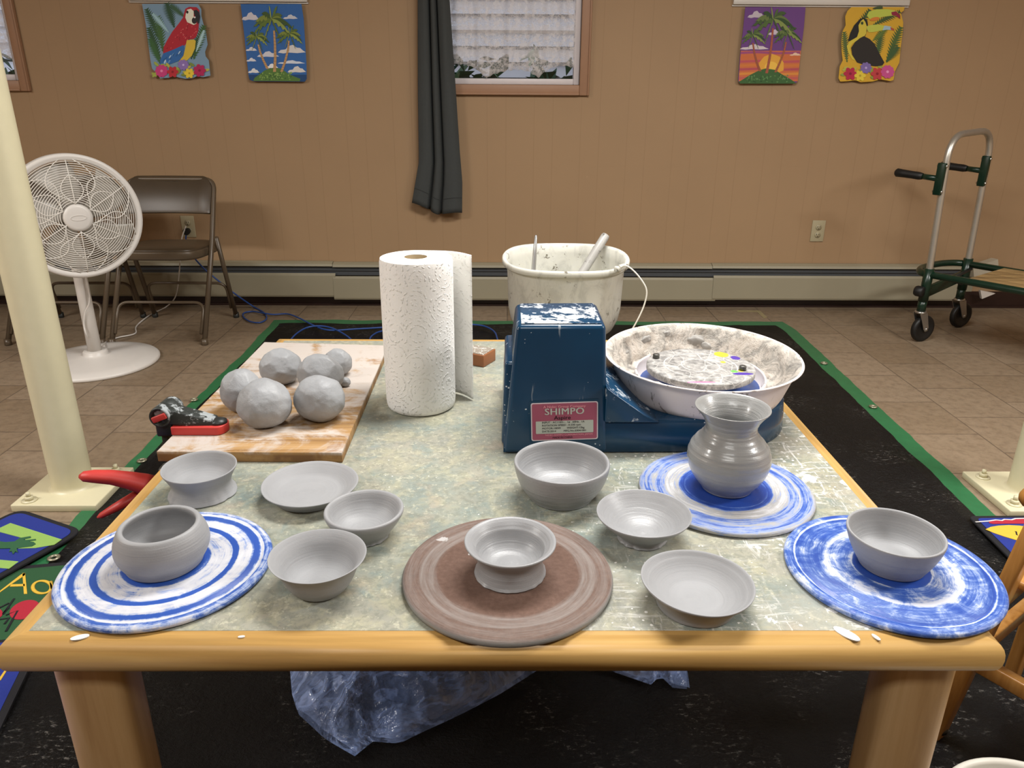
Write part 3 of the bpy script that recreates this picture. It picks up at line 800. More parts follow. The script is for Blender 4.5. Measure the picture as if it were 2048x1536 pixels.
pot('warped_dish', .258, .847, T0, [(.048, 0), (.0525, .0008), (.0530, .004), (.0545, .010), (.0600, .019), (.0672, .0275), (.0718, .0325), (.0742, .0360), (.0738, .0378), (.0715, .0372), (.0680, .0330), (.0655, .0305), (.0640, .0300), (.0560, .0220), (.0450, .0150), (.0360, .0118), (.0340, .0108), (.0230, .0098), (.0100, .0088), (0, .0086)],
    CLAYDRY, 'warped shallow grey clay dish with uneven rim at the front of the table', .022, 3)
vz = [(.036, 0), (.0415, .0008), (.0425, .003), (.0432, .006), (.0515, .0155), (.0605, .028), (.0665, .042), (.0690, .055), (.0688, .066), (.0655, .078), (.0585, .089), (.0500, .098), (.0440, .106), (.0415, .113), (.0425, .121), (.0465, .130), (.0530, .140), (.0585, .1465), (.0615, .1495), (.0610, .1515), (.0585, .1505), (.0530, .1445), (.0455, .1345), (.0395, .122), (.0380, .113), (.0410, .105), (.0550, .088), (.0640, .066), (.0630, .048), (.045, .02), (0, .012)]
vz2 = []
for (ra, za), (rb, zb) in zip(vz, vz[1:]):
    vz2.append((ra, za))
    if .05 < za < .13 and zb > za:
        for j in (1, 2): vz2.append((ra + (rb - ra) * j / 3 + (.0007 if j == 1 else -.0004), za + (zb - za) * j / 3))
vz2.append(vz[-1])
pot('vase', .381, 1.150, TOP + .0108, vz2, CLAYWET, 'round bellied grey clay vase with flaring neck standing on a blue bat', .003, 3, shear=-.005)
pot('open_bowl', .557, .923, TOP + .0108, [(.041, 0), (.0435, .0006), (.0450, .003), (.0460, .006), (.0530, .0175), (.0590, .031), (.0632, .043), (.0656, .0520), (.0658, .0552), (.0640, .0565), (.0615, .0552), (.0592, .046), (.0550, .034), (.0490, .022), (.0420, .0145), (.030, .0112), (.015, .0102), (0, .010)],
    CLAY, 'grey clay bowl with plain rim on the bat at the right table corner', .006, 3, shear=-.003)
pot('closed_bowl', -.486, .928, TOP + .0108, [(.048, 0), (.0515, .0008), (.0525, .003), (.0535, .007), (.0595, .016), (.0635, .027), (.0640, .036), (.0618, .046), (.0585, .054), (.0555, .0600), (.0535, .0630), (.0505, .0640), (.0475, .0628), (.0462, .0600), (.0500, .052), (.0555, .042), (.0565, .030), (.052, .019), (.043, .013), (.024, .011), (0, .0105)],
    CLAY, 'rounded grey clay bowl with closed-in rim on the white slip bat', .005, 2, shear=.002)

# ================================================================= BOARD, CLAY LUMPS, CLAMP
bx = [V((-.640, 1.264, 0)), V((-.299, 1.261, 0)), V((-.305, 1.890, 0)), V((-.634, 1.915, 0))]
mb = MB(); org = V((-.47, 1.262, TOP + .0004))
mb.quadbox([p + V((0, 0, org.z)) for p in bx], [p + V((0, 0, org.z + .0205)) for p in bx])
tag(mb.build('wooden_board', BOARD, None, org, bev=.0012), 'clay dusted pine board lying on the left of the table', 'board')
BT = TOP + .021
def lump(px, py, rx, rz, sq, label, seed, name='clay_ball'):
    c = P(px, py, BT + rz * .95)
    t = bmesh.new(); bmesh.ops.create_icosphere(t, subdivisions=5, radius=1)
    rnd = random.Random(seed); cuts = []
    for _ in range(16):
        d = V((rnd.uniform(-1, 1), rnd.uniform(-1, 1), rnd.uniform(-.3, 1))).normalized(); cuts.append((d, rnd.uniform(.90, .985)))
    for v in t.verts:
        d = v.co.normalized(); k = 1 + .05 * noise.noise(d * 1.6 + V((seed, 0, 0))) + .025 * noise.noise(d * 4 + V((0, seed, 0)))
        for cd, ch in cuts:
            q = d.dot(cd) * k
            if q > ch: k *= (ch / q) ** .8
        k += .010 * noise.noise(d * 9 + V((0, 0, seed)))
        v.co = V((d.x * rx * k, d.y * rx * sq * k, d.z * rz * k))
        v.co.z = max(v.co.z, -rz * .93)
    mb = MB(); mb.absorb(t, True)
    zmin = min(v.co.z for v in mb.bm.verts)
    o = tag(mb.build(name, LUMP, None, (0, 0, zmin), recalc=False), label, 'clay')
    o.location = (c.x, c.y, BT + .0003); o.rotation_euler.z = rnd.uniform(-.4, .4)
    return o
lump(528.5, 806, .0535, .049, .98, 'large round lump of grey clay at the front left of the board', 1)
lump(640, 796, .0512, .0475, .95, 'smooth round lump of grey clay at the front right of the board', 2)
lump(483, 781, .0440, .046, .92, 'lump of grey clay half hidden behind the front left lump, nearest the board edge', 3)
lump(561, 733, .0465, .041, .95, 'lump of grey clay at the back left of the pile on the board', 4)
lump(641, 748, .0500, .045, .80, 'lump of grey clay in the middle right of the pile on the board', 5)
lump(675, 724, .0345, .032, .9, 'small folded lump of grey clay at the back of the pile', 6)
lump(690, 764, .0125, .011, .8, 'tiny scrap of grey clay beside the pile on the board', 7, 'clay_scrap')

root = thing('bar_clamp', (-.66, 1.33, .30), 'red and black bar clamp holding the board to the table edge', 'clamp')
o = root.location
jc = Q(318, 836, 1.335); jb = jc + V((.004, .066, 0))
MB().box((jc.x - .004, 1.362, .43), (.012, .022, .26), bev=.002).build('bar', BLACKMETAL, root, o)
mb = MB(); ax = (jb - jc).normalized()
rot = ax.to_track_quat('Z', 'Y').to_matrix()
mb.lathe([(0, .004), (.0155, .004), (.0165, 0), (.0195, 0), (.0205, .004), (.0205, .024), (.0195, .026), (.0195, .029), (.0205, .031), (.0205, .060), (.017, .066), (0, .066)], 36, jc, rot)
joint = mb.build('pivot_barrel', SMEARED, root, o)
MB().box(jc + V((.0005, .0, 0)), (.030, .006, .012), Rm('Y', -22), bev=.002).build('red_insert', RED, joint, o)
mb = MB()
a0, a1 = V((jc.x + .012, 1.350, jc.z + .014)), V((-.560, 1.350, BT + .022))
mb.quadbox([V((jc.x, 1.338, jc.z - .014)), V((-.556, 1.340, BT + .008)), V((-.556, 1.374, BT + .008)), V((jc.x, 1.376, jc.z - .014))],
           [V((jc.x + .004, 1.340, jc.z + .019)), V((-.562, 1.342, BT + .027)), V((-.562, 1.372, BT + .027)), V((jc.x + .004, 1.374, jc.z + .019))])
mb.build('jaw_arm', SMEARED, root, o, bev=.003)
MB().box((jc.x + .002, 1.36, jc.z - .026), (.034, .034, .036), bev=.004).build('jaw_block', BLACKMETAL, root, o)
mb = MB(); pad = []
for k in range(13): a = -PI / 2 + PI * k / 12; pad.append(V((-.556 + .018 * math.cos(a), 1.356 + .024 * math.sin(a), BT + .0005)))
pad += [V((-.640, 1.380, BT + .0005)), V((-.640, 1.332, BT + .0005))]
mb.prism(pad, (0, 0, .017)); mb.build('pad', RED, root, o, bev=.002)
MB().lathe([(0, .0), (.017, .0), (.016, .005), (.008, .009), (0, .010)], 24, (-.556, 1.356, BT + .0172)).build('swivel_foot', BLACKMETAL, root, o)
MB().box((-.662, 1.362, .425), (.05, .034, .075), bev=.006).build('sliding_body', BLACKMETAL, root, o)
MB().box((-.628, 1.362, .464), (.030, .03, .014), bev=.003).build('lower_pad', RED, root, o)
mb = MB(); ga, gb = Q(158, 953, 1.30), Q(303, 972, 1.33)
pts = [ga + (gb - ga) * t + V((0, 0, .008 * math.sin(PI * t))) for t in (0, .06, .2, .45, .7, .9, 1)]
mb.tube(pts, [.004, .0115, .0145, .0165, .0195, .0235, .0245], 20, flat=.85)
mb.build('grip', RED, root, o)
mb = MB(); ta, tb = Q(195, 1035, 1.31), Q(285, 985, 1.335)
mb.tube([ta + (tb - ta) * t for t in (0, .08, .4, 1)], [.003, .008, .012, .016], 14, flat=.7); mb.build('trigger', RED, root, o)

# ================================================================= PAPER TOWEL ROLL
tx, ty, th = -.182, 1.542, .326
root = thing('paper_towel_roll', (tx, ty, T0), 'tall white roll of embossed paper towels standing on end', 'paper towel')
def soft(a, i, r, z): return r * (1 + .012 * noise.noise(V((math.cos(a) * 1.4, math.sin(a) * 1.4, z * 5)))), z
mb = MB()
prof = [(.0225, 0), (.068, 0), (.0725, .003), (.0745, .010)] + [(.0752, .02 + i * .03) for i in range(10)] + [(.0748, th - .008), (.073, th - .001)]
mb.lathe(prof, 96, fn=soft, mis=None)
mb.mi = 1; mb.lathe([(.073, th - .001), (.060, th + .0005), (.045, th), (.0235, th)], 96, fn=lambda a, i, r, z: soft(a, i, r, z) if r > .03 else (r, z))
mb.build('roll', [TOWEL, PAPERWHITE], root, (0, 0, 0), recalc=True)
MB().lathe([(.0236, .001), (.0236, th - .0005), (.0215, th - .0005), (.0215, .001), (.0236, .001)], 48).build('core', CARD, root)
def sheet(u, v):
    a = PI / 2 + .25 - u * .75
    if u < .4: p = V((math.cos(PI * .62 - u / .4 * .55) * .0772, math.sin(PI * .62 - u / .4 * .55) * .0772, 0))
    else:
        t = (u - .4) / .6; s = PI * .62 - .55
        q = V((math.cos(s) * .0772, math.sin(s) * .0772, 0)); p = q.lerp(V((.112, .028, 0)), t) + V((.010, .014, 0)) * math.sin(PI * t)
    z = .004 + (th - .006) * v
    if u > .4: z -= .0; p.y += .012 * (1 - v) ** 3 * ((u - .4) / .6) * -.6
    return V((p.x, p.y, z + .002 * math.sin(v * 60) * u * 0))
MB().grid(sheet, 30, 40).build('loose_sheet', TOWEL, root, solid=.0012)
root = None
# block and tool handles behind the roll
mb = MB(); p0 = V((-.052, 1.779, T0)); ux = V((.47, .88, 0)); uy = V((-.88, .47, 0))
c = [p0, p0 + ux * .062, p0 + ux * .062 + uy * .11, p0 + uy * .11]
mb.quadbox(c, [q + V((0, 0, .031)) for q in c])
SPECK = m_splat('clay spattered tile top', '8d8478', .5, 'd6d3cc', .4, 60, False, smear=.3)
blk = tag(mb.build('wooden_block', plain('rust brown wood', '8a5632', .5, vary=.2), None, p0, bev=.002), 'small rust brown wooden block with clay spattered top behind the paper towel roll', 'block')
d = [q + V((0, 0, .0312)) for q in (p0 + (ux + uy) * .003, p0 + ux * .059 + uy * .003, p0 + ux * .059 + uy * .107, p0 + ux * .003 + uy * .107)]
MB().quadbox(d, [q + V((0, 0, .0012)) for q in d]).build('clay_film', SPECK, blk, p0)
def tool(a, b, r, label):
    a, b = V(a), V(b)
    return tag(MB().tube([a + (b - a) * t for t in (0, .03, .1, .5, .85, 1)], [r * .3, r * .75, r, r * .85, r * .7, r * .4], 14).build('tool_handle', TOOLWOOD, None, a), label, 'tool')
tool((-.268, 1.655, T0 + .013), (-.13, 1.668, T0 + .011), .0125, 'brown rounded tool handle poking out behind the paper towel roll, nearer one')
tool((-.275, 1.725, T0 + .015), (-.14, 1.735, T0 + .012), .0145, 'dark wooden tool handle behind the paper towel roll, farther one')

# ================================================================= POTTER'S WHEEL
WX, WZ = V((0, 1.295, TOP)), TOP + .0006
root = thing('potters_wheel', (0.2, 1.45, TOP), 'navy blue tabletop pottery wheel with cream splash pan', 'pottery wheel')
o = root.location
def base_outline(k):
    c = V((.405, 1.480)); r = .176 - k; pts = [V((-.002 + k, 1.300 + k)), V((.20, 1.302 + k)), V((.30, 1.3035 + k))]
    for i in range(29):
        a = -PI / 2 + PI * i / 28; pts.append(V((c.x + r * math.cos(a), c.y + r * math.sin(a))))
    pts += [V((.25, 1.640 - k)), V((-.002 + k, 1.630 - k))]
    return pts
mb = MB()
loops = [[mb.bm.verts.new(V((p.x, p.y, WZ + z))) for p in base_outline(k)] for k, z in ((.004, 0), (0, .003), (.001, .03), (.004, .060), (.007, .0645), (.012, .0665))]
for A, B in zip(loops, loops[1:]):
    for i in range(len(A)): mb._f([A[i], A[(i + 1) % len(A)], B[(i + 1) % len(A)], B[i]], True)
mb._f(loops[0][::-1]); mb._f(loops[-1])
base = mb.build('base', WHEELBLUE, root, o)
mb = MB()
def frust(c0, c1, z0, z1, n=1):
    mb.quadbox([V((x, y, WZ + z0)) for x, y in c0], [V((x, y, WZ + z1)) for x, y in c1])
frust([(-.002, 1.2945), (.196, 1.298), (.196, 1.600), (-.002, 1.600)], [(.0215, 1.320), (.184, 1.323), (.184, 1.475), (.0215, 1.470)], .002, .248)
hump = mb.build('motor_cover', WHEELBLUE, root, o, bev=.009)
mb = MB()
frust([(.030, 1.3265), (.176, 1.329), (.176, 1.469), (.030, 1.464)], [(.030, 1.3265), (.176, 1.329), (.176, 1.469), (.030, 1.464)], .2478, .2496)
mb.build('top_tray', WHEELTOP, hump, o, bev=.0008)
mb = MB()
sl = [(.188, .135), (.200, .125), (.262, .080), (.276, .072), (.292, .064), (.188, .064)]
mb.prism([V((x, 1.300, WZ + z)) for x, z in sl], (0, .30, 0)); mb.build('sloping_shoulder', SHOULDER, root, o, bev=.003)
mb = MB(); frust([(-.006, 1.335), (.03, 1.335), (.03, 1.53), (-.006, 1.53)], [(.0005, 1.345), (.03, 1.345), (.03, 1.52), (.0005, 1.52)], .0, .168)
mb.build('speed_lever_housing', WHEELBLUE, root, o, bev=.007)
pc = V((.405, 1.477, WZ))
def pan_fn(a, i, r, z): return r * (1 + .035 * abs(math.sin(a)) ** 2), z - .0035 * math.sin(a) * (-1)
outp = [(.120, .0668), (.158, .0668), (.163, .070), (.168, .080), (.183, .122), (.1875, .1335), (.1925, .1365), (.1975, .1385), (.1995, .1402), (.1985, .1418), (.1945, .1412)]
inp = [(.1945, .1412), (.1895, .1392), (.1842, .1335), (.1775, .118), (.1650, .086), (.160, .079), (.152, .0765), (.138, .0765), (.1345, .080), (.1335, .098), (.1320, .1005), (.1295, .1005), (.1285, .098), (.1285, .0668), (.120, .0668)]
mb = MB(); mb.mi = 1; mb.lathe(outp, 128, pc, fn=pan_fn)
def cake(a, i, r, z):
    r, z = pan_fn(a, i, r, z)
    if 1 < i < 8:
        q = noise.noise(V((math.cos(a) * 5, math.sin(a) * 5, i * .9))) + .5 * noise.noise(V((math.cos(a) * 14, math.sin(a) * 14, i * 1.3)))
        r -= max(0, q) * .010 * (.6 + .6 * (math.sin(a) > 0)); z += max(0, q) * .003
    return r, z
inp2 = []
for (a, b), (c, d) in zip(inp, inp[1:]): inp2 += [(a, b), ((a + c) / 2, (b + d) / 2)]
mb.mi = 0; mb.lathe(inp2[:16], 160, pc, fn=lambda a, i, r, z: cake(a, i / 2, r, z)); mb.mi = 1; mb.lathe(inp[8:], 128, pc, fn=pan_fn)
mb.build('splash_pan', [PAN, PANOUT], root, o, recalc=False)
CAKE = plain('grey caked clay', '97948f', .6, vary=.15, scale=40, bump=.4)
for ang_, rr_, zz_, sz_ in ((80, .176, .112, .016), (72, .171, .102, .011), (118, .178, .118, .013), (140, .172, .104, .010), (100, .181, .126, .009)):
    a = math.radians(ang_); t = bmesh.new(); bmesh.ops.create_icosphere(t, subdivisions=3, radius=1)
    tang, rad_ = V((-math.sin(a), math.cos(a), 0)), V((math.cos(a), math.sin(a), 0))
    for v in t.verts:
        k = 1 + .45 * noise.noise(v.co * 1.7 + V((ang_, 0, 0)))
        v.co = pc + rad_ * (rr_ * 1.03 + v.co.x * sz_ * .45 * k) + tang * (v.co.y * sz_ * 1.2 * k) + V((0, 0, zz_ + v.co.z * sz_ * .8 * k))
    mb = MB(); mb.absorb(t, True); mb.build('caked_clay', CAKE, root, o)
MB().lathe([(0, .066), (.122, .066), (.122, .078), (.06, .083), (.03, .1), (.02, .104), (0, .104)], 64, pc).build('drive_housing', plain('bright blue plastic', '1f4f9c', .3), root, o)
hz = Matrix.Identity(3)
head = MB().lathe([(0, .1015), (.107, .1015), (.1095, .103), (.110, .105), (.110, .1135), (.1085, .1155), (.09, .1157), (.05, .1157), (0, .1157)], 128, (0, 0, 0)).build('wheel_head', HEAD, root)
head.location = pc - V(o)
for px, py in ((1312, 716), (1485, 740)):
    p = P(px, py, WZ + .1157)
    MB().lathe([(0, 0), (.0072, 0), (.0072, .008), (.006, .0095), (0, .0095)], 18, V((p.x - pc.x, p.y - pc.y, .1155))).build('bat_pin', plain('dark steel pin', '5a5955', .4, .6), head)

lx = V((math.cos(math.radians(1.7)), .018, math.sin(math.radians(1.7)))).normalized(); ly = V((-.02, .103, 1)).normalized(); lz = lx.cross(ly).normalized(); ly = lz.cross(lx)
lc = V((.1125, 1.2945 + .0255 * .0667 / .246 + .0012, WZ + .0667))
def LM(dz): return Matrix.Translation(lc + lz * dz) @ Matrix((lx, ly, lz)).transposed().to_4x4()
def rrect(w, h, r, n=6):
    out = []
    for cx, cy, a0 in ((w / 2 - r, h / 2 - r, 0), (-w / 2 + r, h / 2 - r, 90), (-w / 2 + r, -h / 2 + r, 180), (w / 2 - r, -h / 2 + r, 270)):
        for i in range(n + 1): a = math.radians(a0 + 90 * i / n); out.append(V((cx + r * math.cos(a), cy + r * math.sin(a), 0)))
    return out
def plate(mb, w, h, r, c, z, mi, t=.0003):
    mb.mi = mi; M = LM(z); mb.prism([M @ (p + V((c[0], c[1], 0))) for p in rrect(w, h, r)], lz * t)
LBL = [flat('clear label edge', '1c3f58', .3), flat('label white', 'd7cdd2'), flat('label crimson', '9d5468', .4), flat('label silver', 'b5bab0'), flat('label black', '1d1216'), flat('label pink print', 'e39aa4')]
mb = MB()
plate(mb, .132, .0815, .003, (0, 0), .0002, 0); plate(mb, .1255, .0745, .004, (0, -.0005), .0006, 1); plate(mb, .1215, .0705, .003, (0, -.0005), .0010, 2); plate(mb, .108, .0245, .0012, (.0, -.0115), .0014, 3)
lab = mb.build('rating_label', LBL, root, o)
mb = MB()
def txt(s, x, y, size, mi, bold=0, sx=1, al='CENTER'):
    mb.mi = mi
    for k in ((0,) if not bold else (-1, 0, 1)): lettering(mb, s, size, LM(.0020 + .00002 * k) @ Matrix.Translation((x + k * bold, y + abs(k) * bold * .3, 0)), bold, sx, al)
txt('A Nidec Group Company', 0, .0265, .0066, 5, .0001, 1.12)
txt('SHIMPO', 0, .0132, .0178, 3, .00045, 1.12)
txt('Aspire', -.004, .0035, .0104, 4, .0002, 1.1)
for s, x, y in (('INPUT : AC110V~ . 1\u00f8 . 60Hz . 1A', -.0425, -.0035), ('ROTATION SPEED : 0-230 rpm', -.0425, -.0093), ('MOTOR:100W', -.0425, -.0151), ('WEIGHT:12kg', .004, -.0151), ('DATE:2014', -.0425, -.0209), ('MFG.No.03041001', -.002, -.0209)):
    txt(s, x, y, .0052, 4, .0001, 1.05, 'LEFT')
txt('NIDEC-SHIMPO CORPORATION, JAPAN', .008, -.0282, .0046, 5, 0, 1.1); txt('MADE IN CHINA', -.004, -.0335, .0046, 4, .0001, 1.1)
mb.build('lettering', LBL, lab, o, recalc=False)

# ================================================================= BUCKET ON A STOOL BEHIND THE TABLE
bc = V((.181, 2.245, .468))
tilt = Rm('X', 3.0)
root = thing('bucket', bc, 'cloudy white plastic bucket with sticks standing behind the blue pottery wheel', 'bucket')
bo = [(0, 0), (.105, 0), (.130, .006), (.150, .024), (.163, .052), (.1695, .085), (.1735, .205), (.1755, .216), (.185, .2175), (.1885, .2215), (.1885, .2325), (.186, .236), (.180, .236), (.1735, .230), (.170, .205), (.166, .085), (.158, .05), (.140, .02), (.1, .006), (0, .006)]
def wob(a, i, r, z): return r * (1 + .006 * math.sin(2 * a + 1) * (z / .23)), z + (.0035 * math.sin(3 * a) if z > .21 else 0) - .045 * r * math.sin(a) * (-1) * (z / .236)
MB().lathe(bo, 96, fn=wob).build('body', BUCKET, root)
wp = [Q(1232, 545, 2.115), Q(1248, 532, 2.09), Q(1262, 537, 2.075), Q(1280, 556, 2.06), Q(1293, 580, 2.05), Q(1289, 608, 2.045), Q(1275, 640, 2.04), Q(1258, 668, 2.038), Q(1238, 690, 2.038), Q(1200, 712, 2.038), Q(1140, 718, 2.038), Q(1090, 690, 2.045)]
MB().tube(spline([p - bc for p in wp], 5), .0022, 8).build('wire_handle', WHITEWIRE, root)
MB().box(Q(1240, 536, 2.105) - bc, (.05, .014, .018), Rm('Z', 52), bev=.005).build('handle_ear', BUCKET, root)
def rod(name, a, b, r, mat, label, cat, ra=None, flat=1):
    a, b = V(a), V(b)
    return tag(MB().tube([a + (b - a) * t for t in (0, .02, .2, .5, .8, .985, 1)], ra or [r * .8, r, r, r, r, r, r * .85], 16, flat=flat).build(name, mat, None, a), label, cat)
PIPE = m_splat('grey pipe with clay', 'a09e99', .4, '5e5b55', .1, 30, False, smear=.15)
rod('stirring_pipe', (.125, 2.215, .482), Q(1212, 470, 2.36), .0135, PIPE, 'thick grey pipe leaning out of the right side of the cloudy bucket', 'pipe')
rod('thin_tool', (.075, 2.20, .500), Q(1072, 470, 2.27), .006, STEEL, 'thin pale metal tool standing upright in the left of the cloudy bucket', 'tool', [.007, .0075, .0075, .007, .006, .004, .002])
root = thing('low_stool', (bc.x, bc.y, 0), 'low round stool carrying the cloudy bucket behind the table', 'stool')
MB().lathe([(0, .442), (.10, .442), (.105, .447), (.105, .463), (.10, .4675), (0, .4675)], 40).build('seat', CHAIRWOOD, root)
for k in range(4):
    a = PI / 4 + k * PI / 2
    MB().tube([(math.cos(a) * .12, math.sin(a) * .12, .0), (math.cos(a) * .07, math.sin(a) * .07, .443)], [.012, .015], 12).build('leg', CHAIRWOOD, root)

# ================================================================= FLOOR STANDING FAN
fx, fy = -1.845, 3.262; phi = math.radians(36)
root = thing('pedestal_fan', (fx, fy, 0), 'white pedestal fan with round wire grille behind the left cream pole', 'fan')
MB().lathe([(0, 0), (.258, 0), (.262, .004), (.262, .012), (.256, .018), (.20, .027), (.12, .036), (.06, .043), (.052, .045), (.052, .056), (.046, .062), (.032, .062), (0, .062)], 96).build('base', FANWHITE, root)
MB().tube([(0, 0, .06), (0, 0, .3), (0, 0, .64)], [.0285, .0275, .026], 24).build('pole', FANWHITE, root)
FC = Q(151, 433, 3.118) - root.location
ax = V((math.sin(phi), -math.cos(phi), .05)).normalized()
FR = ax.to_track_quat('Z', 'Y').to_matrix()
# ring guard
R0 = .243
MB().lathe([(R0 - .024, .030), (R0 - .012, .036), (R0 - .002, .034), (R0 + .001, .026), (R0 + .002, -.025), (R0, -.034), (R0 - .006, -.036), (R0 - .008, -.030), (R0 - .007, .020), (R0 - .012, .026), (R0 - .022, .024), (R0 - .024, .030)], 128, FC, FR).build('ring_guard', FANWHITE, root)
def gz(r): return .030 + .042 * (1 - (r / .225) ** 2) ** .8 if r < .225 else .030
mb = MB()
for k in range(20):
    r = .062 + k * .0085
    mb.tube([FC + FR @ V((r * math.cos(a), r * math.sin(a), gz(r))) for a in (2 * PI * i / 72 for i in range(72))], .0016, 5, closed=True)
for k in range(6):
    a0 = PI / 2 + k * PI / 3
    mb.tube([FC + FR @ V((r * math.cos(a0), r * math.sin(a0), gz(r) + .0015)) for r in [.05 + .0213 * i for i in range(9)]], .0018, 6)
    for s in (-1, 1):
        for sw, r1 in ((.36, .165), (.62, .222)):
            pts = []
            for i in range(21):
                t = i / 20; r = .055 + (r1 - .055) * t
                pts.append(FC + FR @ V((r * math.cos(a0 + s * sw * math.sin(PI * min(1, t * (1.0 if r1 < .2 else .93)) ** .85)), r * math.sin(a0 + s * sw * math.sin(PI * min(1, t * (1.0 if r1 < .2 else .93)) ** .85)), gz(r) + .0015)))
            mb.tube(pts, .0016, 6)
gr = mb.build('front_grille', FANGRILL, root)
hub = MB().lathe([(0, .078), (.040, .078), (.049, .076), (.053, .070), (.054, .062), (.050, .060), (0, .060)], 64, FC, FR).build('hub_cap', FANWHITE, root)
mb = MB(); el = [FC + FR @ V((.028 * math.cos(a), .010 * math.sin(a), .0785)) for a in (2 * PI * i / 40 for i in range(40))]
mb.tube(el, .0012, 6, closed=True); mb.build('oval_emblem', FANWHITE, hub)
mb = MB()
for k in range(16):
    r = .075 + k * .0105
    mb.tube([FC + FR @ V((r * math.cos(a), r * math.sin(a), -.030 - .03 * (1 - (r / .235) ** 2))) for a in (2 * PI * i / 60 for i in range(60))], .0013, 5, closed=True)
for k in range(18):
    a0 = k * PI / 9
    mb.tube([FC + FR @ V((r * math.cos(a0), r * math.sin(a0), -.0315 - .03 * (1 - (r / .235) ** 2))) for r in (.06, .12, .18, .234)], .0014, 5)
mb.build('rear_grille', FANGRILL, root)
for k in range(5):
    a0 = k * 2 * PI / 5 + .3
    def bl(u, v):
        r = .045 + .165 * v; a = a0 + (u - .5) * (1.05 - .25 * v) + .35 * v
        return FC + FR @ V((r * math.cos(a), r * math.sin(a), .002 + .034 * (u - .5)))
    MB().grid(bl, 10, 10).build('blade', FANBLADE, root, solid=.002)
MB().lathe([(0, .03), (.045, .03), (.046, -.02), (.062, -.04), (.062, -.11), (.05, -.14), (0, -.145)], 40, FC, FR).build('motor_housing', FANWHITE, root)
MB().tube([(0, 0, .62), (0, 0, .68), FC - ax * .09 + V((0, 0, -.02))], [.026, .034, .036], 20).build('neck', FANWHITE, root)
RL = root.location
w = [FC + RL - ax * .13, V((fx + .03, fy - .028, .56)), Q(179, 590, fy - .03), Q(170, 625, fy - .034), Q(168, 650, fy - .036), Q(174, 672, fy - .036), P(186, 690, .06), P(204, 690, .055), P(214, 683, .006), P(236, 675, .006), P(270, 667, .005), P(273, 652, .005), P(300, 630, .005), P(333, 613, .005), Q(352, 590, 4.19), Q(359, 538, 4.15), Q(361, 500, 4.16), Q(364, 475, 4.20), Q(372, 452, 4.25)]
MB().tube(spline([p - RL for p in w], 6), .0035, 8).build('power_cord', FANWHITE, root)

# ================================================================= FOLDING CHAIRS
def folding_chair(loc, rz, label):
    r = thing('folding_chair', loc, label, 'chair', None, rz)
    # front legs run up into the back frame; one bent tube
    pts = fillet([(-.224, 0, .012), (-.224, .27, .46), (-.215, .425, .735), (.215, .425, .735), (.224, .27, .46), (.224, 0, .012)], .055, 7)
    MB().tube(pts, .0125, 14).build('back_frame', CHAIRMETAL, r)
    for s in (-1, 1):
        l = MB().tube([(s * .220, .475, .012), (s * .2235, .33, .462)], .0115, 14).build('rear_leg', CHAIRMETAL, r)
        MB().lathe([(0, 0), (.014, 0), (.0155, .004), (.0145, .028), (0, .028)], 16, (s * .220, .476, 0)).build('foot_cap', BLACKMETAL, l)
        MB().lathe([(0, 0), (.0155, 0), (.017, .005), (.0155, .03), (0, .03)], 16, (s * .224, -.001, 0)).build('foot_cap', CHAIRMETAL, r)
    MB().tube(fillet([(-.207, .012, .05), (-.209, .098, .185), (.209, .098, .185), (.207, .012, .05)], .05, 6), .0075, 10).build('front_stretcher', CHAIRMETAL, r)
    MB().tube(fillet([(-.205, .455, .06), (-.208, .416, .205), (.208, .416, .205), (.205, .455, .06)], .05, 6), .0075, 10).build('rear_stretcher', CHAIRMETAL, r)
    # seat: dished pan with a padded top
    def outl(k):
        pts = []
        for i in range(48):
            a = 2 * PI * i / 48; ca, sa = math.cos(a), math.sin(a)
            pts.append(V(((.205 - k) * abs(ca) ** .45 * (1 if ca > 0 else -1), .272 + (.196 - k) * abs(sa) ** .45 * (1 if sa > 0 else -1), 0)))
        return pts
    def zt(p): return .438 - .055 * (p.y - .08)
    mb = MB(); loops = []
    for k, dz in ((.012, -.045), (.002, -.040), (0, -.034), (0, -.010), (.003, -.002)):
        loops.append([mb.bm.verts.new(V((p.x, p.y, zt(p) + dz))) for p in outl(k)])
    for A, B in zip(loops, loops[1:]):
        for i in range(48): mb._f([A[i], A[(i + 1) % 48], B[(i + 1) % 48], B[i]], True)
    mb._f(loops[0][::-1]); mb._f(loops[-1]); mb.build('seat_pan', CHAIRMETAL, r)
    mb = MB(); loops = []
    for k, dz in ((.005, -.003), (.004, .002), (.010, .007), (.03, .012), (.09, .015)):
        loops.append([mb.bm.verts.new(V((p.x, p.y, zt(p) + dz))) for p in outl(k)])
    for A, B in zip(loops, loops[1:]):
        for i in range(48): mb._f([A[i], A[(i + 1) % 48], B[(i + 1) % 48], B[i]], True)
    mb._f(loops[-1]); mb.build('seat_pad', CHAIRVINYL, r)
    def backpt(u, v):
        x = (u - .5) * .420; z = .578 + v * .168
        e = max(0, abs(u - .5) - .40) / .10
        if v > .7: z -= .045 * e ** 2 * (v - .7) / .3
        y = .335 + (z - .578) * .52 + .022 * (1 - (2 * u - 1) ** 2) - .010 * math.sin(PI * v) * (1 - e)
        return V((x, y, z))
    MB().grid(backpt, 28, 12).build('backrest', CHAIRVINYL, r, solid=.022, bev=.006)
    return r
c1 = folding_chair((-1.682, 3.530, 0), 0, 'tan metal folding chair whose seat and back show beside the fan')
c2 = copy_tree(c1); c2.location = (-2.175, 3.52, 0); c2.rotation_euler.z = math.radians(1); c2['label'] = 'tan metal folding chair seen through the fan grille, next to the corner'
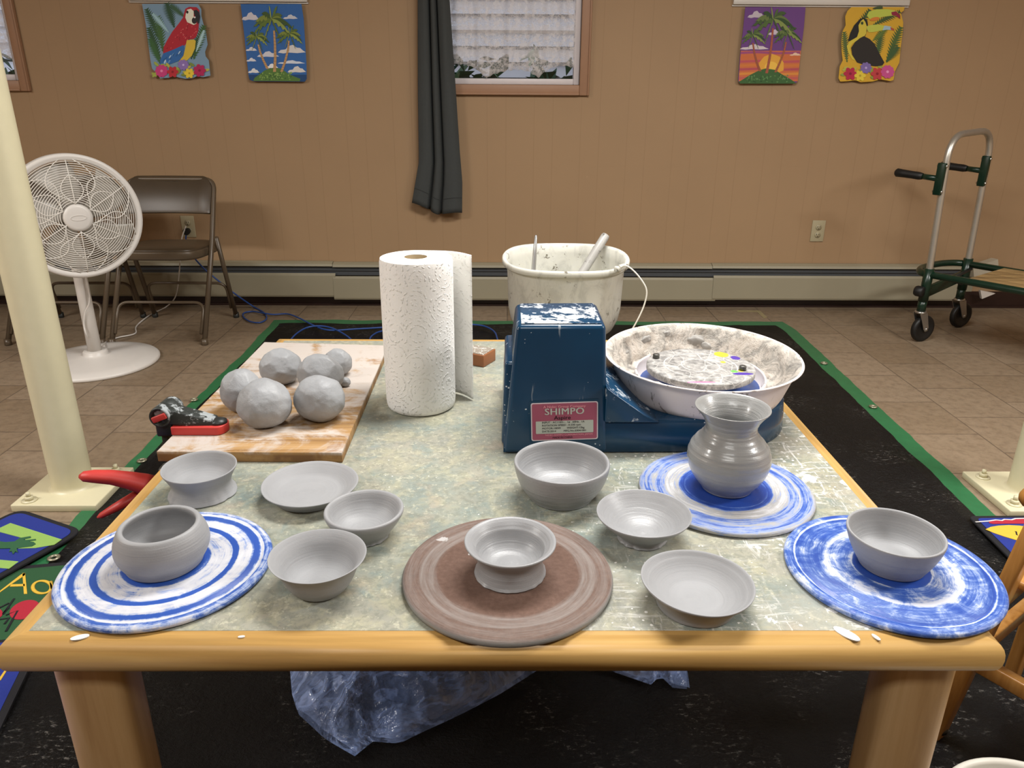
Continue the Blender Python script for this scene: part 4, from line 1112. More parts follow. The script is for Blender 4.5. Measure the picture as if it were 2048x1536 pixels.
c3 = copy_tree(c1); c3.location = (-2.62, 2.98, 0); c3.rotation_euler.z = math.radians(78); c3['label'] = 'tan metal folding chair at the picture edge left of the cream pole, only legs showing'

# ================================================================= HAND CART
A_, B_ = V((2.055, 3.615, 0)), V((2.385, 3.86, 0))
u_ = (B_ - A_).normalized(); d_ = V((u_.y, -u_.x, 0)); ctr = (A_ + B_) / 2
root = thing('hand_cart', (ctr.x, ctr.y, 0), 'green folding hand cart with aluminium handle and wooden deck', 'hand cart')
o = root.location
def cz(p, z): return V((p.x, p.y, z)) - V((o.x, o.y, 0))
lean = -d_ * .0 + V((-.035, .0, 0))
MB().tube([cz(p, z) for p, z in ((A_, .30), (A_, .36))] + fillet([cz(A_, .37), cz(A_ + lean * .85, .985), cz(B_ + lean * .6, 1.0), cz(B_, .37)], .125, 8) + [cz(B_, .36), cz(B_, .30)], .0155, 16).build('handle', ALU, root)
for p, pl in ((A_, Q(1880, 358, 3.612)), (B_, Q(1968, 342, 3.857))):
    q = pl - V((o.x, o.y, 0)); up = V((.045, -.01, 1)).normalized()
    bk = MB().box(q, (.027, .036, .145), Rm('Z', math.degrees(math.atan2(u_.y, u_.x))) @ Rm('Y', -2), bev=.004).build('grip_bracket', GREENPAINT, root)
    for dz in (-.058, .058): MB().lathe([(0, -.0225), (.006, -.0225), (.006, .0225), (0, .0225)], 12, q + V((.002 * dz, 0, dz)), Rm('Z', math.degrees(math.atan2(u_.y, u_.x))) @ Rm('X', 90)).build('bolt', CHROME, bk)
    g = [q - d_ * t + V((0, 0, .012 * t / .2)) for t in (0, .05, .085)]
    MB().tube(g, [.014, .013, .013], 14).build('grip_tube', GREENPAINT, root)
    g = [q - d_ * t + V((0, 0, .012 * t / .2)) for t in (.08, .09, .10, .13, .17, .205, .213)]
    MB().tube(g, [.014, .0165, .018, .0175, .0185, .020, .013], 16).build('grip', BLACK, root)
fz = .343
L_ = A_ + d_ * .0; R2 = B_
end = [A_ + d_ * .95, A_ + d_ * .5, A_ - d_ * .02, A_ - d_ * .055 + u_ * .03, A_ - d_ * .085 + u_ * .10, A_ - d_ * .095 + u_ * .207, B_ - d_ * .085 - u_ * .10, B_ - d_ * .055 - u_ * .03, B_ - d_ * .02, B_ + d_ * .5, B_ + d_ * .95]
pts = [cz(p, fz) for p in end[:2]] + spline([cz(p, fz) for p in end[2:9]], 6) + [cz(p, fz) for p in end[9:]]
MB().tube(pts, .0165, 14).build('deck_frame', GREENPAINT, root)
ang = math.degrees(math.atan2(d_.y, d_.x)); RZ = Rm('Z', ang)
for k in range(4):
    c = A_ + u_ * (.052 + .1035 * k) + d_ * .555
    MB().box(cz(c, fz + .004), (.76, .099, .016), RZ, bev=.002).build('deck_board', SLATS, root)
MB().tube([cz(A_ + d_ * .93, fz - .012), cz(B_ + d_ * .93, fz - .012)], .012, 12).build('cross_tube', GREENPAINT, root)
MB().tube(fillet([cz(A_ + d_ * .16, fz - .012), cz(A_ + u_ * .20 + d_ * .02, fz - .05), cz(B_ - u_ * .02 + d_ * .03, fz - .018)], .06), .009, 10).build('cross_brace', BLACKMETAL, root)
MB().box(cz(ctr - d_ * .01, .262), (.40, .018, .055), Rm('Z', math.degrees(math.atan2(u_.y, u_.x))) @ Rm('Y', -5), bev=.004).build('axle_plate', GREENPAINT, root)
MB().lathe([(0, -.02), (.022, -.02), (.026, -.012), (.026, .012), (.022, .02), (0, .02)], 24, cz(A_ - u_ * .035 - d_ * .01, .262), RZ @ Rm('Y', 90)).build('pivot_knob', BLACK, root)
for p in (A_, B_):
    MB().tube([cz(p, .372), cz(p, .21)], .0225, 18).build('socket_tube', GREENPAINT, root)
    MB().tube([cz(p, .215), cz(p, .158)], .0205, 18).build('leg_tube', GREENPAINT, root)
for p, near in ((A_, 1), (B_, 1)):
    cc = cz(p + V((.035, .010, 0)), 0)
    fr = MB()
    fr.lathe([(0, .150), (.026, .150), (.028, .154), (.026, .160), (0, .160)], 24, cz(p, 0))
    wd = V((.94, .34, 0)).normalized(); wn = V((wd.y, -wd.x, 0))
    for s in (-1, 1):
        off = wn * .021 * s; pc_ = cz(p, 0)
        fr.prism([pc_ - wd * .024 + off + V((0, 0, .152)), pc_ + wd * .022 + off + V((0, 0, .152)), pc_ + wd * .047 + off + V((0, 0, .075)), pc_ + wd * .042 + off + V((0, 0, .058)), pc_ + wd * .028 + off + V((0, 0, .056)), pc_ + wd * .018 + off + V((0, 0, .066))], wn * .003 * s)
    cs = fr.build('caster_fork', CHROME, root)
    wc = cz(p, .067) + wd * .035
    rot = Matrix((wd, V((0, 0, 1)), wn)).transposed()
    MB().lathe([(0, -.012), (.045, -.012), (.050, -.015), (.062, -.014), (.0668, -.008), (.0668, .008), (.062, .014), (.050, .015), (.045, .012), (0, .012)], 48, wc, rot).build('caster_wheel', BLACK, root)
    MB().lathe([(0, -.027), (.008, -.027), (.008, .027), (0, .027)], 14, wc, rot).build('axle_bolt', CHROME, cs)
for p in (A_ + d_ * .93, B_ + d_ * .93):
    MB().tube([cz(p, .34), cz(p, .06)], .016, 12).lathe([(0, 0), (.022, 0), (.022, .06), (0, .06)], 20, cz(p, 0)).build('far_leg', GREENPAINT, root)

# ================================================================= TARP, RUGS, TAPE
def tarp_edge(v): return .012 * noise.noise(V((v * 7, 0, 3))) + .006 * noise.noise(V((v * 21, 0, 5)))
LEFT_T = [(-1, -1.20), (1.5, -1.225), (2.03, -1.243), (2.4, -1.245), (2.8, -1.240), (3.34, -1.228), (4, -1.238)]
RIGHT_T = [(-1, 1.42), (1.95, 1.449), (2.23, 1.468), (2.55, 1.472), (2.97, 1.488), (3.46, 1.512), (3.8, 1.523), (4, 1.50)]
ty0, ty1 = -.35, 3.945
def tarp_pt(u, v):
    y = ty0 + (ty1 - ty0) * v; tl, tr = interp(LEFT_T, y), interp(RIGHT_T, y); x = tl + (tr - tl) * u
    x += .5 * tarp_edge(y + 10 * (u > .5)) * (abs(u - .5) * 2) ** 3
    y += .016 * noise.noise(V((x * 3, 2, 0))) * (v ** 8)
    w = .5 + .5 * noise.noise(V((x * 1.2, y * .9, 4)))
    rid = (1 - abs(noise.noise(V((x * 2.2 + 3, y * 3.2, 1))))) ** 6
    z = .0022 + .011 * rid * w + .004 * max(0, noise.noise(V((x * 7, y * 5, 2))))
    ew = min(u, 1 - u, (1 - v) * 1.7) * 2.55
    if ew < .06: z = .0022 + (z - .0022) * .5 + .006 * max(0, noise.noise(V((x * 5, y * 5, 9))))
    return V((x, y, z))
NU, NV = 124, 200
def tarp_m(u, v): return 1 if (u < .0195 or u > .9755 or v > .984) else 0
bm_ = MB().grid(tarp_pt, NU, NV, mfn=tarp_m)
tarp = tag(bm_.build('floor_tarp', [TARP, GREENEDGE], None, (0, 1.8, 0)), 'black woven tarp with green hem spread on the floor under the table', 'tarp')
tarp['label'] = 'black woven tarp with green hem spread on the floor under the table'
GROM = plain('brass grommet', 'a8a58f', .35, .7)
for px, py in ((284, 922), (388, 800), (108, 1117), (1648, 727), (1746, 814)):
    p = P(px, py, .008)
    MB().lathe([(.007, -.002), (.015, -.002), (.016, .0015), (.011, .004), (.007, .002), (.007, -.002)], 24, p - V((0, 1.8, 0)) + V((0, 0, .002))).build('grommet', GROM, tarp)

def fpt(pts, conv, z): return [V((p.x, p.y, z)) for p in (conv(a, b) for a, b in pts)]
RUGBLUE = plain('royal blue carpet', '1d2f86', .95, vary=.12, scale=200, bump=.6)
RUGGREEN = plain('dark green carpet', '24502f', .95, vary=.12, scale=200, bump=.6)
RUGLIME = plain('lime carpet', '8fb45c', .95, vary=.08, scale=200, bump=.6)
RUGYELLOW = plain('yellow carpet', 'd9b13c', .95, vary=.08, scale=200, bump=.6)
RUGRED = plain('red carpet', 'a81f33', .95, vary=.08, scale=200, bump=.6)
RUGBLACK = plain('black carpet binding', '15151b', .9, vary=.1, scale=200, bump=.5)
RUGWHITE = plain('white carpet', 'd8d5d2', .95, vary=.05, scale=200)
def rounded(c, a, b, r, z):
    """rounded rectangle on the floor: corner c, edge vectors a and b"""
    a, b = V(a), V(b); q = fillet([c + a * .5, c + a, c + a + b, c + b, c, c + a * .5], r, 6)
    return [V((p.x, p.y, z)) for p in q[:-1]]
# blue seat mat with the lime letter and lizard
c0 = P(170, 1063, .016); e1 = V((-.405, -.914, 0)) * .62; e2 = V((-.905, .425, 0)) * .275
root = thing('rug', (c0.x, c0.y, .008), 'blue mat with lime chevron and green lizard beside the left cream pole', 'rug')
o = V((c0.x, c0.y, .0))
rz0 = .0130
MB().prism(rounded(V((c0.x, c0.y, 0)), e1, e2, .045, rz0), (0, 0, .008)).build('binding', RUGBLACK, root, V((o.x, o.y, .008)), bev=.003)
ci = V((c0.x, c0.y, 0)) + e1.normalized() * .016 + e2.normalized() * .016
MB().prism(rounded(ci, e1 * .95, e2 * .884, .035, rz0 + .001), (0, 0, .0085)).build('pile', RUGBLUE, root, V((o.x, o.y, .008)))
def lz(a, b): return P(a * .2995, 1000 + b * .2995, .0225)
mb = MB(); zt = rz0 + .0092
mb.prism(fpt([(-60, 215), (70, 155), (412, 265), (362, 300), (235, 322), (120, 325), (190, 280), (150, 255), (0, 215), (-60, 240)], lz, zt), (0, 0, .0012))
mb.prism(fpt([(-60, 395), (125, 412), (60, 460), (-60, 450)], lz, zt), (0, 0, .0012)); mb.build('letter', RUGLIME, root, V((o.x, o.y, .008)), recalc=True)
MB().prism(fpt([(-40, 275), (40, 285), (100, 280), (130, 258), (205, 245), (207, 256), (160, 266), (165, 272), (240, 264), (241, 272), (190, 279), (225, 284), (240, 297), (215, 312), (150, 320), (112, 326), (120, 355), (104, 346), (88, 366), (78, 344), (62, 350), (72, 326), (-40, 328)], lz, zt + .0012), (0, 0, .0012)).build('lizard', plain('lizard green carpet', '2a5a3a', .95, scale=200), root, V((o.x, o.y, .008)))
# alphabet rug
lp = P(158, 1133, .01); ln = V((.163, -.50, 0)).normalized()
cr = V((-1.108, 1.695, 0)); lx0 = V((-.985, .21, 0)).normalized() * 0 + V((-1, -.17, 0)).normalized()
down = V((.245, -1.0, 0)).normalized()
root = thing('alphabet_rug', (cr.x, cr.y, .004), 'green and blue alphabet rug with the letters Aa and a red ant', 'rug')
og = V((cr.x, cr.y, .004))
# the rug slips a little way under the table
def quad(c, a, b, z, t, name, m): return MB().prism([V((p.x, p.y, z)) for p in (c, c + a, c + a + b, c + b)], (0, 0, t)).build(name, m, root, og)
quad(cr, lx0 * .75, down * 1.25, .0045, .006, 'binding', RUGBLACK)
quad(cr + lx0 * .016 + down * .016, lx0 * .72, down * .285, .005, .0062, 'green_field', RUGGREEN)
quad(cr + lx0 * .016 + down * .311, lx0 * .72, down * .9, .005, .0062, 'blue_field', RUGBLUE)
mb = MB(); zl = .0113
def gz_(a, b): return P(a * .2995, 1000 + b * .2995, zl)
for st in ([(-14, 628), (2, 607), (140, 500), (165, 488), (172, 500), (60, 575), (8, 612)], [(150, 490), (168, 489), (182, 628), (160, 629)], [(75, 565), (165, 562), (166, 577), (66, 580)]):
    mb.prism(fpt(st, gz_, zl), (0, 0, .001))
ring = []
for i in range(33):
    a = 2 * PI * i / 32; ring.append((281 + 62 * math.cos(a), 583 + 42 * math.sin(a)))
rp = fpt(ring, gz_, zl + .0008); mb.tube(rp[:-1], .0045, 6, closed=True, flat=.25)
mb.tube(fpt([(338, 545), (345, 590), (362, 628)], gz_, zl + .0008), .0045, 6, flat=.25)
mb.build('letters', RUGYELLOW, root, og)
mb = MB()
for cx, cy, rx, ry, tl_ in ((-22, 758, 40, 32, 0), (165, 735, 105, 58, -.35)):
    pts = []
    for i in range(28):
        a = 2 * PI * i / 28; x_, y_ = rx * math.cos(a), ry * math.sin(a); pts.append((cx + x_ * math.cos(tl_) - y_ * math.sin(tl_), cy + x_ * math.sin(tl_) + y_ * math.cos(tl_)))
    mb.prism(fpt(pts, gz_, zl), (0, 0, .0012))
mb.build('ant_body', RUGRED, root, og)
mb = MB()
for l in ([(20, 765), (95, 660)], [(40, 770), (118, 742), (40, 880)], [(-10, 800), (60, 790), (30, 830)], [(20, 760), (60, 720)], [(-20, 730), (60, 690)]):
    mb.tube(fpt(l, gz_, zl + .001), .0028, 6, flat=.3)
mb.build('ant_legs', RUGBLACK, root, og)
mb = MB()
for st in ([(-20, 1112), (65, 1103), (68, 1116), (-20, 1128)], [(52, 1110), (68, 1106), (5, 1205), (-14, 1206)]): mb.prism(fpt(st, gz_, zl), (0, 0, .001))
mb.build('yellow_character', RUGYELLOW, root, og)
# right mat
c0 = P(1935, 1034, .016); e1 = V((1, .018, 0)) * .5; e2 = V((-.05, -1, 0)) * .5
root = thing('rug', (c0.x, c0.y, .006), 'blue mat with red stripe and yellow oval at the right edge', 'rug')
og = V((c0.x, c0.y, .006))
MB().prism(rounded(V((c0.x, c0.y, 0)), e1, e2, .02, .0125), (0, 0, .008)).build('binding', RUGBLACK, root, og, bev=.003)
MB().prism(rounded(V((c0.x, c0.y, 0)) + V((.016, -.016, 0)), e1 * .94, e2 * .94, .015, .0135), (0, 0, .0085)).build('pile', RUGBLUE, root, og)
def rz_(a, b): return P(1820 + a * .26025, 920 + b * .26025, .0225)
MB().prism(fpt([(608, 468), (660, 463), (705, 468), (725, 459), (780, 462), (810, 453), (930, 450), (930, 490), (760, 490), (640, 492), (608, 486)], rz_, .0222), (0, 0, .0012)).build('red_stripe', RUGRED, root, og)
MB().tube(fpt([(502, 478), (608, 470), (660, 462), (705, 467), (725, 458), (780, 461), (810, 452), (930, 449)], rz_, .0232), .0028, 6, flat=.3).build('white_outline', RUGWHITE, root, og)
oval = [(580, 534), (620, 516), (680, 506), (760, 502), (840, 506), (930, 520), (1000, 560), (1000, 620), (940, 650), (880, 634), (800, 612), (720, 588), (640, 560)]
MB().prism(fpt(oval, rz_, .0222), (0, 0, .0012)).build('yellow_oval', RUGYELLOW, root, og)
mb = MB()
for l in ([(806, 553), (815, 552), (820, 578), (828, 580)], [(848, 562), (856, 562), (862, 588), (880, 596)]): mb.tube(fpt(l, rz_, .0236), .002, 6, flat=.4)
mb.build('black_marks', RUGBLACK, root, og)
mb = MB(); q = [P(x, y, .0006) for x, y in ((1474, 620), (1520, 621), (1535, 635), (1528, 637), (1514, 624), (1474, 624))]
mb.prism(q, (0, 0, .0006)); tag(mb.build('tape_mark', plain('old masking tape', '8f8260', .7), None, q[0]), 'old yellowed corner of masking tape on the floor tiles near the heater', 'tape')

# ================================================================= STEEL POLES
def pole(cx, cy, x0, x1, y0, y1, bolts, label):
    root = thing('support_pole', (cx, cy, 0), label, 'pole'); o = V((cx, cy, 0))
    MB().box(((x0 + x1) / 2, (y0 + y1) / 2, .0115), (x1 - x0, y1 - y0, .023), bev=.003).build('base_plate', CREAM, root, o)
    MB().lathe([(.068, .0225), (.060, .027), (.0572, .034), (.057, .04), (.057, 2.4985)], 64).build('shaft', CREAM, root)
    for bx_, by_ in bolts:
        b = V((bx_, by_, .023)) - o
        m = MB().lathe([(0, 0), (.021, 0), (.021, .003), (0, .003)], 24, b).lathe([(0, .003), (.0125, .003), (.0125, .013), (.011, .014), (0, .014)], 6, b).lathe([(0, .014), (.0065, .014), (.0065, .027), (0, .028)], 14, b)
        m.build('anchor_bolt', CREAM, root)
pole(-1.328, 2.082, -1.446, -1.196, 1.957, 2.200, [(-1.405, 1.985), (-1.235, 2.165)], 'cream steel pole bolted to the floor beside the fan')
pole(1.615, 2.055, 1.484, 1.736, 1.932, 2.182, [(1.525, 2.140), (1.520, 1.972)], 'cream steel pole base at the right picture edge beside the tarp')

# ================================================================= BLUE EXTENSION CORD
w = [V((-1.763, 4.262, .43)), Q(372, 480, 4.22), Q(385, 510, 4.14), Q(402, 531, 4.11), Q(425, 552, 4.11), Q(469, 587, 4.11), P(505, 612, .012), P(527, 625, .009), P(533, 637, .009), P(520, 645, .009), P(500, 643, .009), P(487, 634, .009), P(488, 626, .009), P(506, 623, .009), P(530, 627, .016), P(548, 629, .012), P(575, 628, .012), P(600, 637, .016), P(630, 652, .020), P(660, 660.5, .020), P(712, 658, .018), P(763, 655, .018), P(860, 648, .018), P(945, 649, .018), P(978, 656, .018), P(993, 672, .018), P(985, 700, .018), P(880, 712, .018), P(770, 702, .018), P(741, 682, .018), P(749, 668, .018), P(775, 661, .018), P(840, 662, .018), P(890, 680, .018), P(830, 716, .018), P(730, 706, .018), P(698, 675, .019), P(667, 657.5, .026), P(640, 652, .028), P(612, 656, .022), P(588, 672, .018), P(580, 690, .018), P(600, 715, .018)]
cord = tag(MB().tube(spline(w, 6), .0042, 8).build('extension_cord', BLUECORD, None, w[8]), 'blue extension cord looping from the outlet across floor and tarp', 'cord')
MB().tube([V((-1.763, 4.268, .424)), V((-1.763, 4.235, .422))], [.015, .019], 16).build('plug', BLACK, cord, w[8])

# ================================================================= BLUE PLASTIC BAG UNDER THE TABLE
fe = [(-.46, 1.31), (-.43, 1.215), (-.405, 1.165), (-.34, 1.105), (-.268, 1.060), (-.256, 1.10), (-.196, 1.092), (-.10, 1.155), (-.008, 1.218), (.089, 1.300), (.14, 1.322), (.19, 1.305), (.314, 1.240), (.322, 1.262), (.335, 1.262), (.343, 1.236), (.384, 1.231), (.392, 1.30)]
def bag_pt(u, v, top):
    x = -.46 + .852 * u; y0_ = interp(fe, x); y = y0_ + (1.66 - y0_) * v
    env = math.sin(PI * min(1, v * 1.4 + .02)) ** .6 if v < .5 else math.cos((v - .5) * PI) ** .5 if v < 1 else 0
    env *= min(1, u / .08, (1 - u) / .06) if 0 < u < 1 else 0
    n1 = 1 - abs(noise.noise(V((x * 7, y * 6, 1)))); n2 = 1 - abs(noise.noise(V((x * 17, y * 14 + x * 9, 5)))); n3 = noise.noise(V((x * 3, y * 3, 2)))
    n4 = 1 - abs(noise.noise(V((x * 34 + y * 9, y * 27, 8))))
    h = (.026 + .045 * (n1 ** 4) + .026 * n2 ** 5 + .010 * n4 ** 4 + .05 * max(0, n3)) * max(0, env)
    return V((x + .012 * noise.noise(V((x * 9, y * 9, 7))) * env, y + .012 * noise.noise(V((x * 9, y * 9, 9))) * env, .0155 + (h if top else -.0005)))
mb = MB().grid(lambda u, v: bag_pt(u, v, True), 190, 80)
mb.grid(lambda u, v: bag_pt(u, v, False), 60, 20)
tag(mb.build('plastic_bag', BAG, None, (0, 1.3, .015), recalc=False), 'crumpled translucent blue plastic bag lying on the tarp under the table', 'bag')

# ================================================================= WOODEN CHAIR AND WHITE BUCKET AT THE RIGHT
pL1, pL2 = V((.858, 1.126, 0)), V((1.068, 1.262, 0))
ud = (pL2 - pL1).normalized(); fd = V((ud.y, -ud.x, 0)); L3, L4 = pL1 + fd * .27, pL2 + fd * .27
root = thing('wooden_chair', ((pL1.x + L4.x) / 2, (pL1.y + L4.y) / 2, 0), 'small honey oak wooden chair at the right side of the table', 'chair')
o = root.location.copy(); RZ = Rm('Z', math.degrees(math.atan2(ud.y, ud.x)))
def post(a, b, w, d, top):
    a, b = V(a) - o, V(b) - o; ux_ = ud * w / 2; uy_ = fd * d / 2
    mb = MB(); lo = [a - ux_ - uy_, a + ux_ - uy_, a + ux_ + uy_, a - ux_ + uy_]; hi = [b - ux_ - uy_, b + ux_ - uy_, b + ux_ + uy_, b - ux_ + uy_]
    mb.quadbox(lo, hi); return mb.build('leg', CHAIRWOOD, root, bev=.006)
lean = V((.045, -.006, 0))
post(pL1 + V((-.018, .0, .0)), pL1 + lean + V((.012, 0, .50)), .036, .026, 0)
post(pL2, pL2 + V((.026, .016, .40)), .034, .026, 0)
post(L3, L3 + lean + V((.012, 0, .50)), .036, .026, 0); post(L4, L4 + V((.026, .016, .40)), .034, .026, 0)
def railw(a, b, z0, z1, w=.022, h=.03, nm='stretcher'):
    a, b = V((a.x, a.y, z0)) - o, V((b.x, b.y, z1)) - o; d = (b - a); m = (a + b) / 2
    rot = d.to_track_quat('X', 'Z').to_matrix()
    MB().box(m, (d.length, w, h), rot, bev=.003).build(nm, CHAIRWOOD, root)
railw(pL1 + lean * .45, pL2 + V((.015, .01, 0)), .218, .212); railw(pL1 + lean * .42, L3 + V((.012, 0, 0)), .180, .185)
railw(pL1 + lean * .65, pL2 + V((.02, .01, 0)), .318, .318, .02, .034, 'seat_rail')
railw(L3, L4, .18, .18); railw(pL2, L4, .22, .22)
sc_ = (pL1 + L4) / 2 + V((.02, 0, 0))
MB().box(V((sc_.x, sc_.y, .345)) + ud * .035 - o, (.25, .26, .016), RZ, bev=.005).build('seat', CHAIRWOOD, root)
ra, rb = pL2 + V((.026, .016, .407)) - fd * .086, L4 + V((.026, .016, .407)) + fd * .095
MB().tube([ra - o + (rb - ra) * t for t in (0, .008, .03, .06, .5, .94, .97, .992, 1)], [.006, .014, .021, .0235, .0235, .0235, .021, .014, .006], 24).build('crest_rail', CHAIRWOOD, root)
railw(pL1 + lean * .9 + V((.01, 0, 0)), L3 + lean * .9 + V((.01, 0, 0)), .462, .462, .02, .05, 'crest_rail')
for p in (pL1 + V((-.018, 0, 0)), pL2, L3, L4):
    MB().lathe([(0, .0158), (.018, .0158), (.018, .022), (.012, .026), (0, .026)], 18, V((p.x, p.y, 0)) - o).build('glide', BLACK, root)
bb = P(1966, 1514.5, .15); bc2 = bb + V((.012, -.142, 0))
root = thing('bucket', (bc2.x, bc2.y, .016), 'white bucket rim with grey clay slip at the bottom right corner', 'bucket')
MB().lathe([(0, 0), (.115, 0), (.118, .004), (.134, .112), (.142, .114), (.1435, .122), (.142, .134), (.136, .136), (.131, .130), (.116, .01), (0, .008)], 72).build('body', plain('white bucket plastic', 'd9d6cb', .4), root)
MB().lathe([(0, .085), (.122, .085), (.1235, .0852)], 48).build('clay_slip', plain('grey clay slip', '9a9a98', .4, bump=.4), root)

# ================================================================= POSTERS
PY = WY - .0205
ART = {}
def amat(c):
    if c not in ART: ART[c] = len(AM); AM.append(flat('poster ink ' + c, tuple(min(.92, x * 1.45) for x in C(c)[:3]) + (1,), .6))
    return ART[c]
AM = []
class Art:
    def __init__(s, fx_, fy_, x0, y0): s.k = (fx_, fy_, x0, y0); s.mb = MB(); s.l = 0
    def pt(s, a, b):
        p = Q(s.k[2] + a * s.k[0], s.k[3] + b * s.k[1], PY); return V((p.x, PY - .0015 - s.l * .0001, p.z))
    def poly(s, pts, c, up=True):
        s.l += 1 if up else .06
        s.mb.mi = amat(c); s.mb.poly([s.pt(*q) for q in pts])
    def ell(s, cx, cy, rx, ry, c, rot=0, n=20, up=True):
        s.poly([(cx + rx * math.cos(t) * math.cos(rot) - ry * math.sin(t) * math.sin(rot), cy + rx * math.cos(t) * math.sin(rot) + ry * math.sin(t) * math.cos(rot)) for t in (2 * PI * i / n for i in range(n))], c, up)
    def back(s, pts, c, edge):
        a = [s.pt(*q) for q in pts]; s.mb.mi = amat(edge); s.mb.prism([p + V((0, .0012, 0)) for p in a], (0, -.001, 0)); s.poly(pts, c)
    def frond(s, x, y, ang, ln, droop, w, c, n=9):
        """drooping palm leaf with a ragged lower edge"""
        up, lo = [], []
        for i in range(n + 1):
            t = i / n; px = x + ln * t * math.cos(ang); py = y + ln * t * math.sin(ang) + droop * t * t
            wd_ = w * math.sin(PI * min(1, .12 + .88 * t)) ; rag = 1.0 if i % 2 else .45
            up.append((px, py - wd_ * .35)); lo.append((px + (.1 if math.cos(ang) > 0 else -.1) * wd_, py + wd_ * rag))
        s.poly(up + lo[::-1], c, False)
    def palm(s, x, y, sc_, greens, seed):
        r = random.Random(seed); s.l += 1
        for k, (a, dr) in enumerate([(-2.9, 60), (-2.5, 75), (-2.1, 55), (-1.7, 35), (-1.3, 35), (-.95, 55), (-.6, 75), (-.2, 70), (.25, 50), (2.85, 45), (1.1, 25), (2.0, 25)]):
            s.l += .35; s.frond(x, y, a, sc_ * r.uniform(.85, 1.1) * 150, dr * sc_ * 1.5, 34 * sc_, greens[k % len(greens)])
    def trunk(s, pts, w0, w1, c):
        s.l += 1; n = len(pts); a, b = [], []
        for i, (x, y) in enumerate(pts):
            w = w0 + (w1 - w0) * i / (n - 1); a.append((x - w, y)); b.append((x + w, y))
        s.poly(a + b[::-1], c)
        for i in range(1, 12):
            t = i / 12 * (n - 1); j = min(int(t), n - 2); f = t - j; x = pts[j][0] * (1 - f) + pts[j + 1][0] * f; y = pts[j][1] * (1 - f) + pts[j + 1][1] * f; w = w0 + (w1 - w0) * t / (n - 1)
            s.poly([(x - w, y), (x + w, y + 2), (x + w, y + 5), (x - w, y + 3)], '6e5034', i == 1)
    def fern(s, x, y, x2, y2, w, c, n=14):
        s.l += .5; dx, dy = x2 - x, y2 - y; L = math.hypot(dx, dy); ux, uy = dx / L, dy / L
        for i in range(n):
            t = (i + .5) / n; px, py = x + dx * t, y + dy * t; k = w * (math.sin(PI * (.15 + .8 * (1 - t)))) ; h = L / n * .62
            for sg in (-1, 1):
                qx, qy = px - uy * k * sg + ux * k * .7, py + ux * k * sg + uy * k * .7
                s.poly([(px - ux * h, py - uy * h), (qx, qy), (px + ux * h, py + uy * h)], c, False)
    def flower(s, x, y, r, c, c2, n=6, rot=0):
        s.l += 1
        for k in range(n):
            a = rot + 2 * PI * k / n; s.ell(x + r * .55 * math.cos(a), y + r * .55 * math.sin(a), r * .52, r * .36, c, a, 12, k == 0)
        s.ell(x, y, r * .22, r * .22, c2, 0, 10)
    def cloud(s, x, y, w, h, c):
        s.l += 1
        s.poly([(x - w, y + h * .35), (x - w * .8, y - h * .1), (x - w * .45, y - h * .2), (x - w * .25, y - h * .8), (x + w * .1, y - h), (x + w * .35, y - h * .5), (x + w * .6, y - h * .45), (x + w * .8, y), (x + w, y + h * .3), (x + w * .4, y + h * .45), (x - w * .2, y + h * .35), (x - w * .6, y + h * .5)], c, False)
    def done(s, name, label):
        o = s.mb.build(name, AM, None, (s.pt(0, 0).x, PY, s.pt(0, 0).z), recalc=False)
        return tag(o, label, 'poster')
# parrot
a = Art(.18555, .18555, 260, 0)
sil = [(130, 42), (145, 120), (175, 280), (200, 480), (220, 640), (240, 740), (290, 790), (325, 845), (420, 838), (470, 820), (540, 838), (600, 850), (680, 842), (720, 822), (790, 832), (868, 815), (858, 720), (850, 650), (818, 610), (810, 560), (838, 480), (820, 350), (790, 250), (770, 170), (770, 100), (735, 42)]
a.back(sil, '6f8aa0', '4c5a3c')
for f in ((330, 440, 180, 100, 60, '2f4a33'), (360, 560, 300, 180, 70, '3d5c34'), (480, 300, 400, 40, 70, '2c4733'), (600, 190, 440, 55, 46, '3a5640'), (330, 640, 205, 300, 60, '2f4a33'), (330, 690, 215, 420, 55, '375b35'), (690, 640, 800, 280, 62, '38572f'), (660, 640, 745, 400, 46, '2b4a30'), (420, 350, 250, 150, 40, '8fb0b8'), (715, 560, 800, 330, 30, '9bbac0')): a.fern(*f)
a.poly([(600, 95), (640, 75), (720, 78), (750, 110), (755, 180), (745, 260), (740, 330), (715, 400), (690, 420), (640, 425), (600, 480), (575, 510), (470, 540), (360, 580), (365, 510), (400, 440), (460, 340), (540, 240), (575, 190), (590, 130)], '9c2530')
for k in range(46):
    r = random.Random(k); t = r.random(); x = 400 + 320 * r.random(); y = 250 + 280 * t
    if x < 760 - t * 120 and x > 600 - t * 230: a.ell(x, y, 9, 5, r.choice(('b8454a', 'c06a66', '7d1d28')), -.9, 8, k == 0)
a.poly([(365, 575), (470, 535), (580, 485), (590, 520), (575, 600), (530, 655), (440, 690), (330, 700), (328, 650)], '2f5f9a')
for k in range(16):
    r = random.Random(k + 90); x = 350 + 210 * r.random(); a.ell(x, 690 - (x - 340) * .55 - 20 + 70 * r.random() - 20, 22, 6, r.choice(('a9bfd2', '5f86b4', '27517f')), -1.0, 8, k == 0)
a.poly([(615, 435), (690, 425), (712, 440), (705, 520), (670, 600), (620, 650), (560, 670), (530, 665), (580, 600), (600, 520)], 'c2a63a')
a.poly([(605, 150), (620, 105), (660, 95), (690, 120), (690, 180), (720, 255), (690, 270), (620, 240), (600, 190)], 'd8d2c0')
a.ell(622, 132, 12, 16, '2a2422')
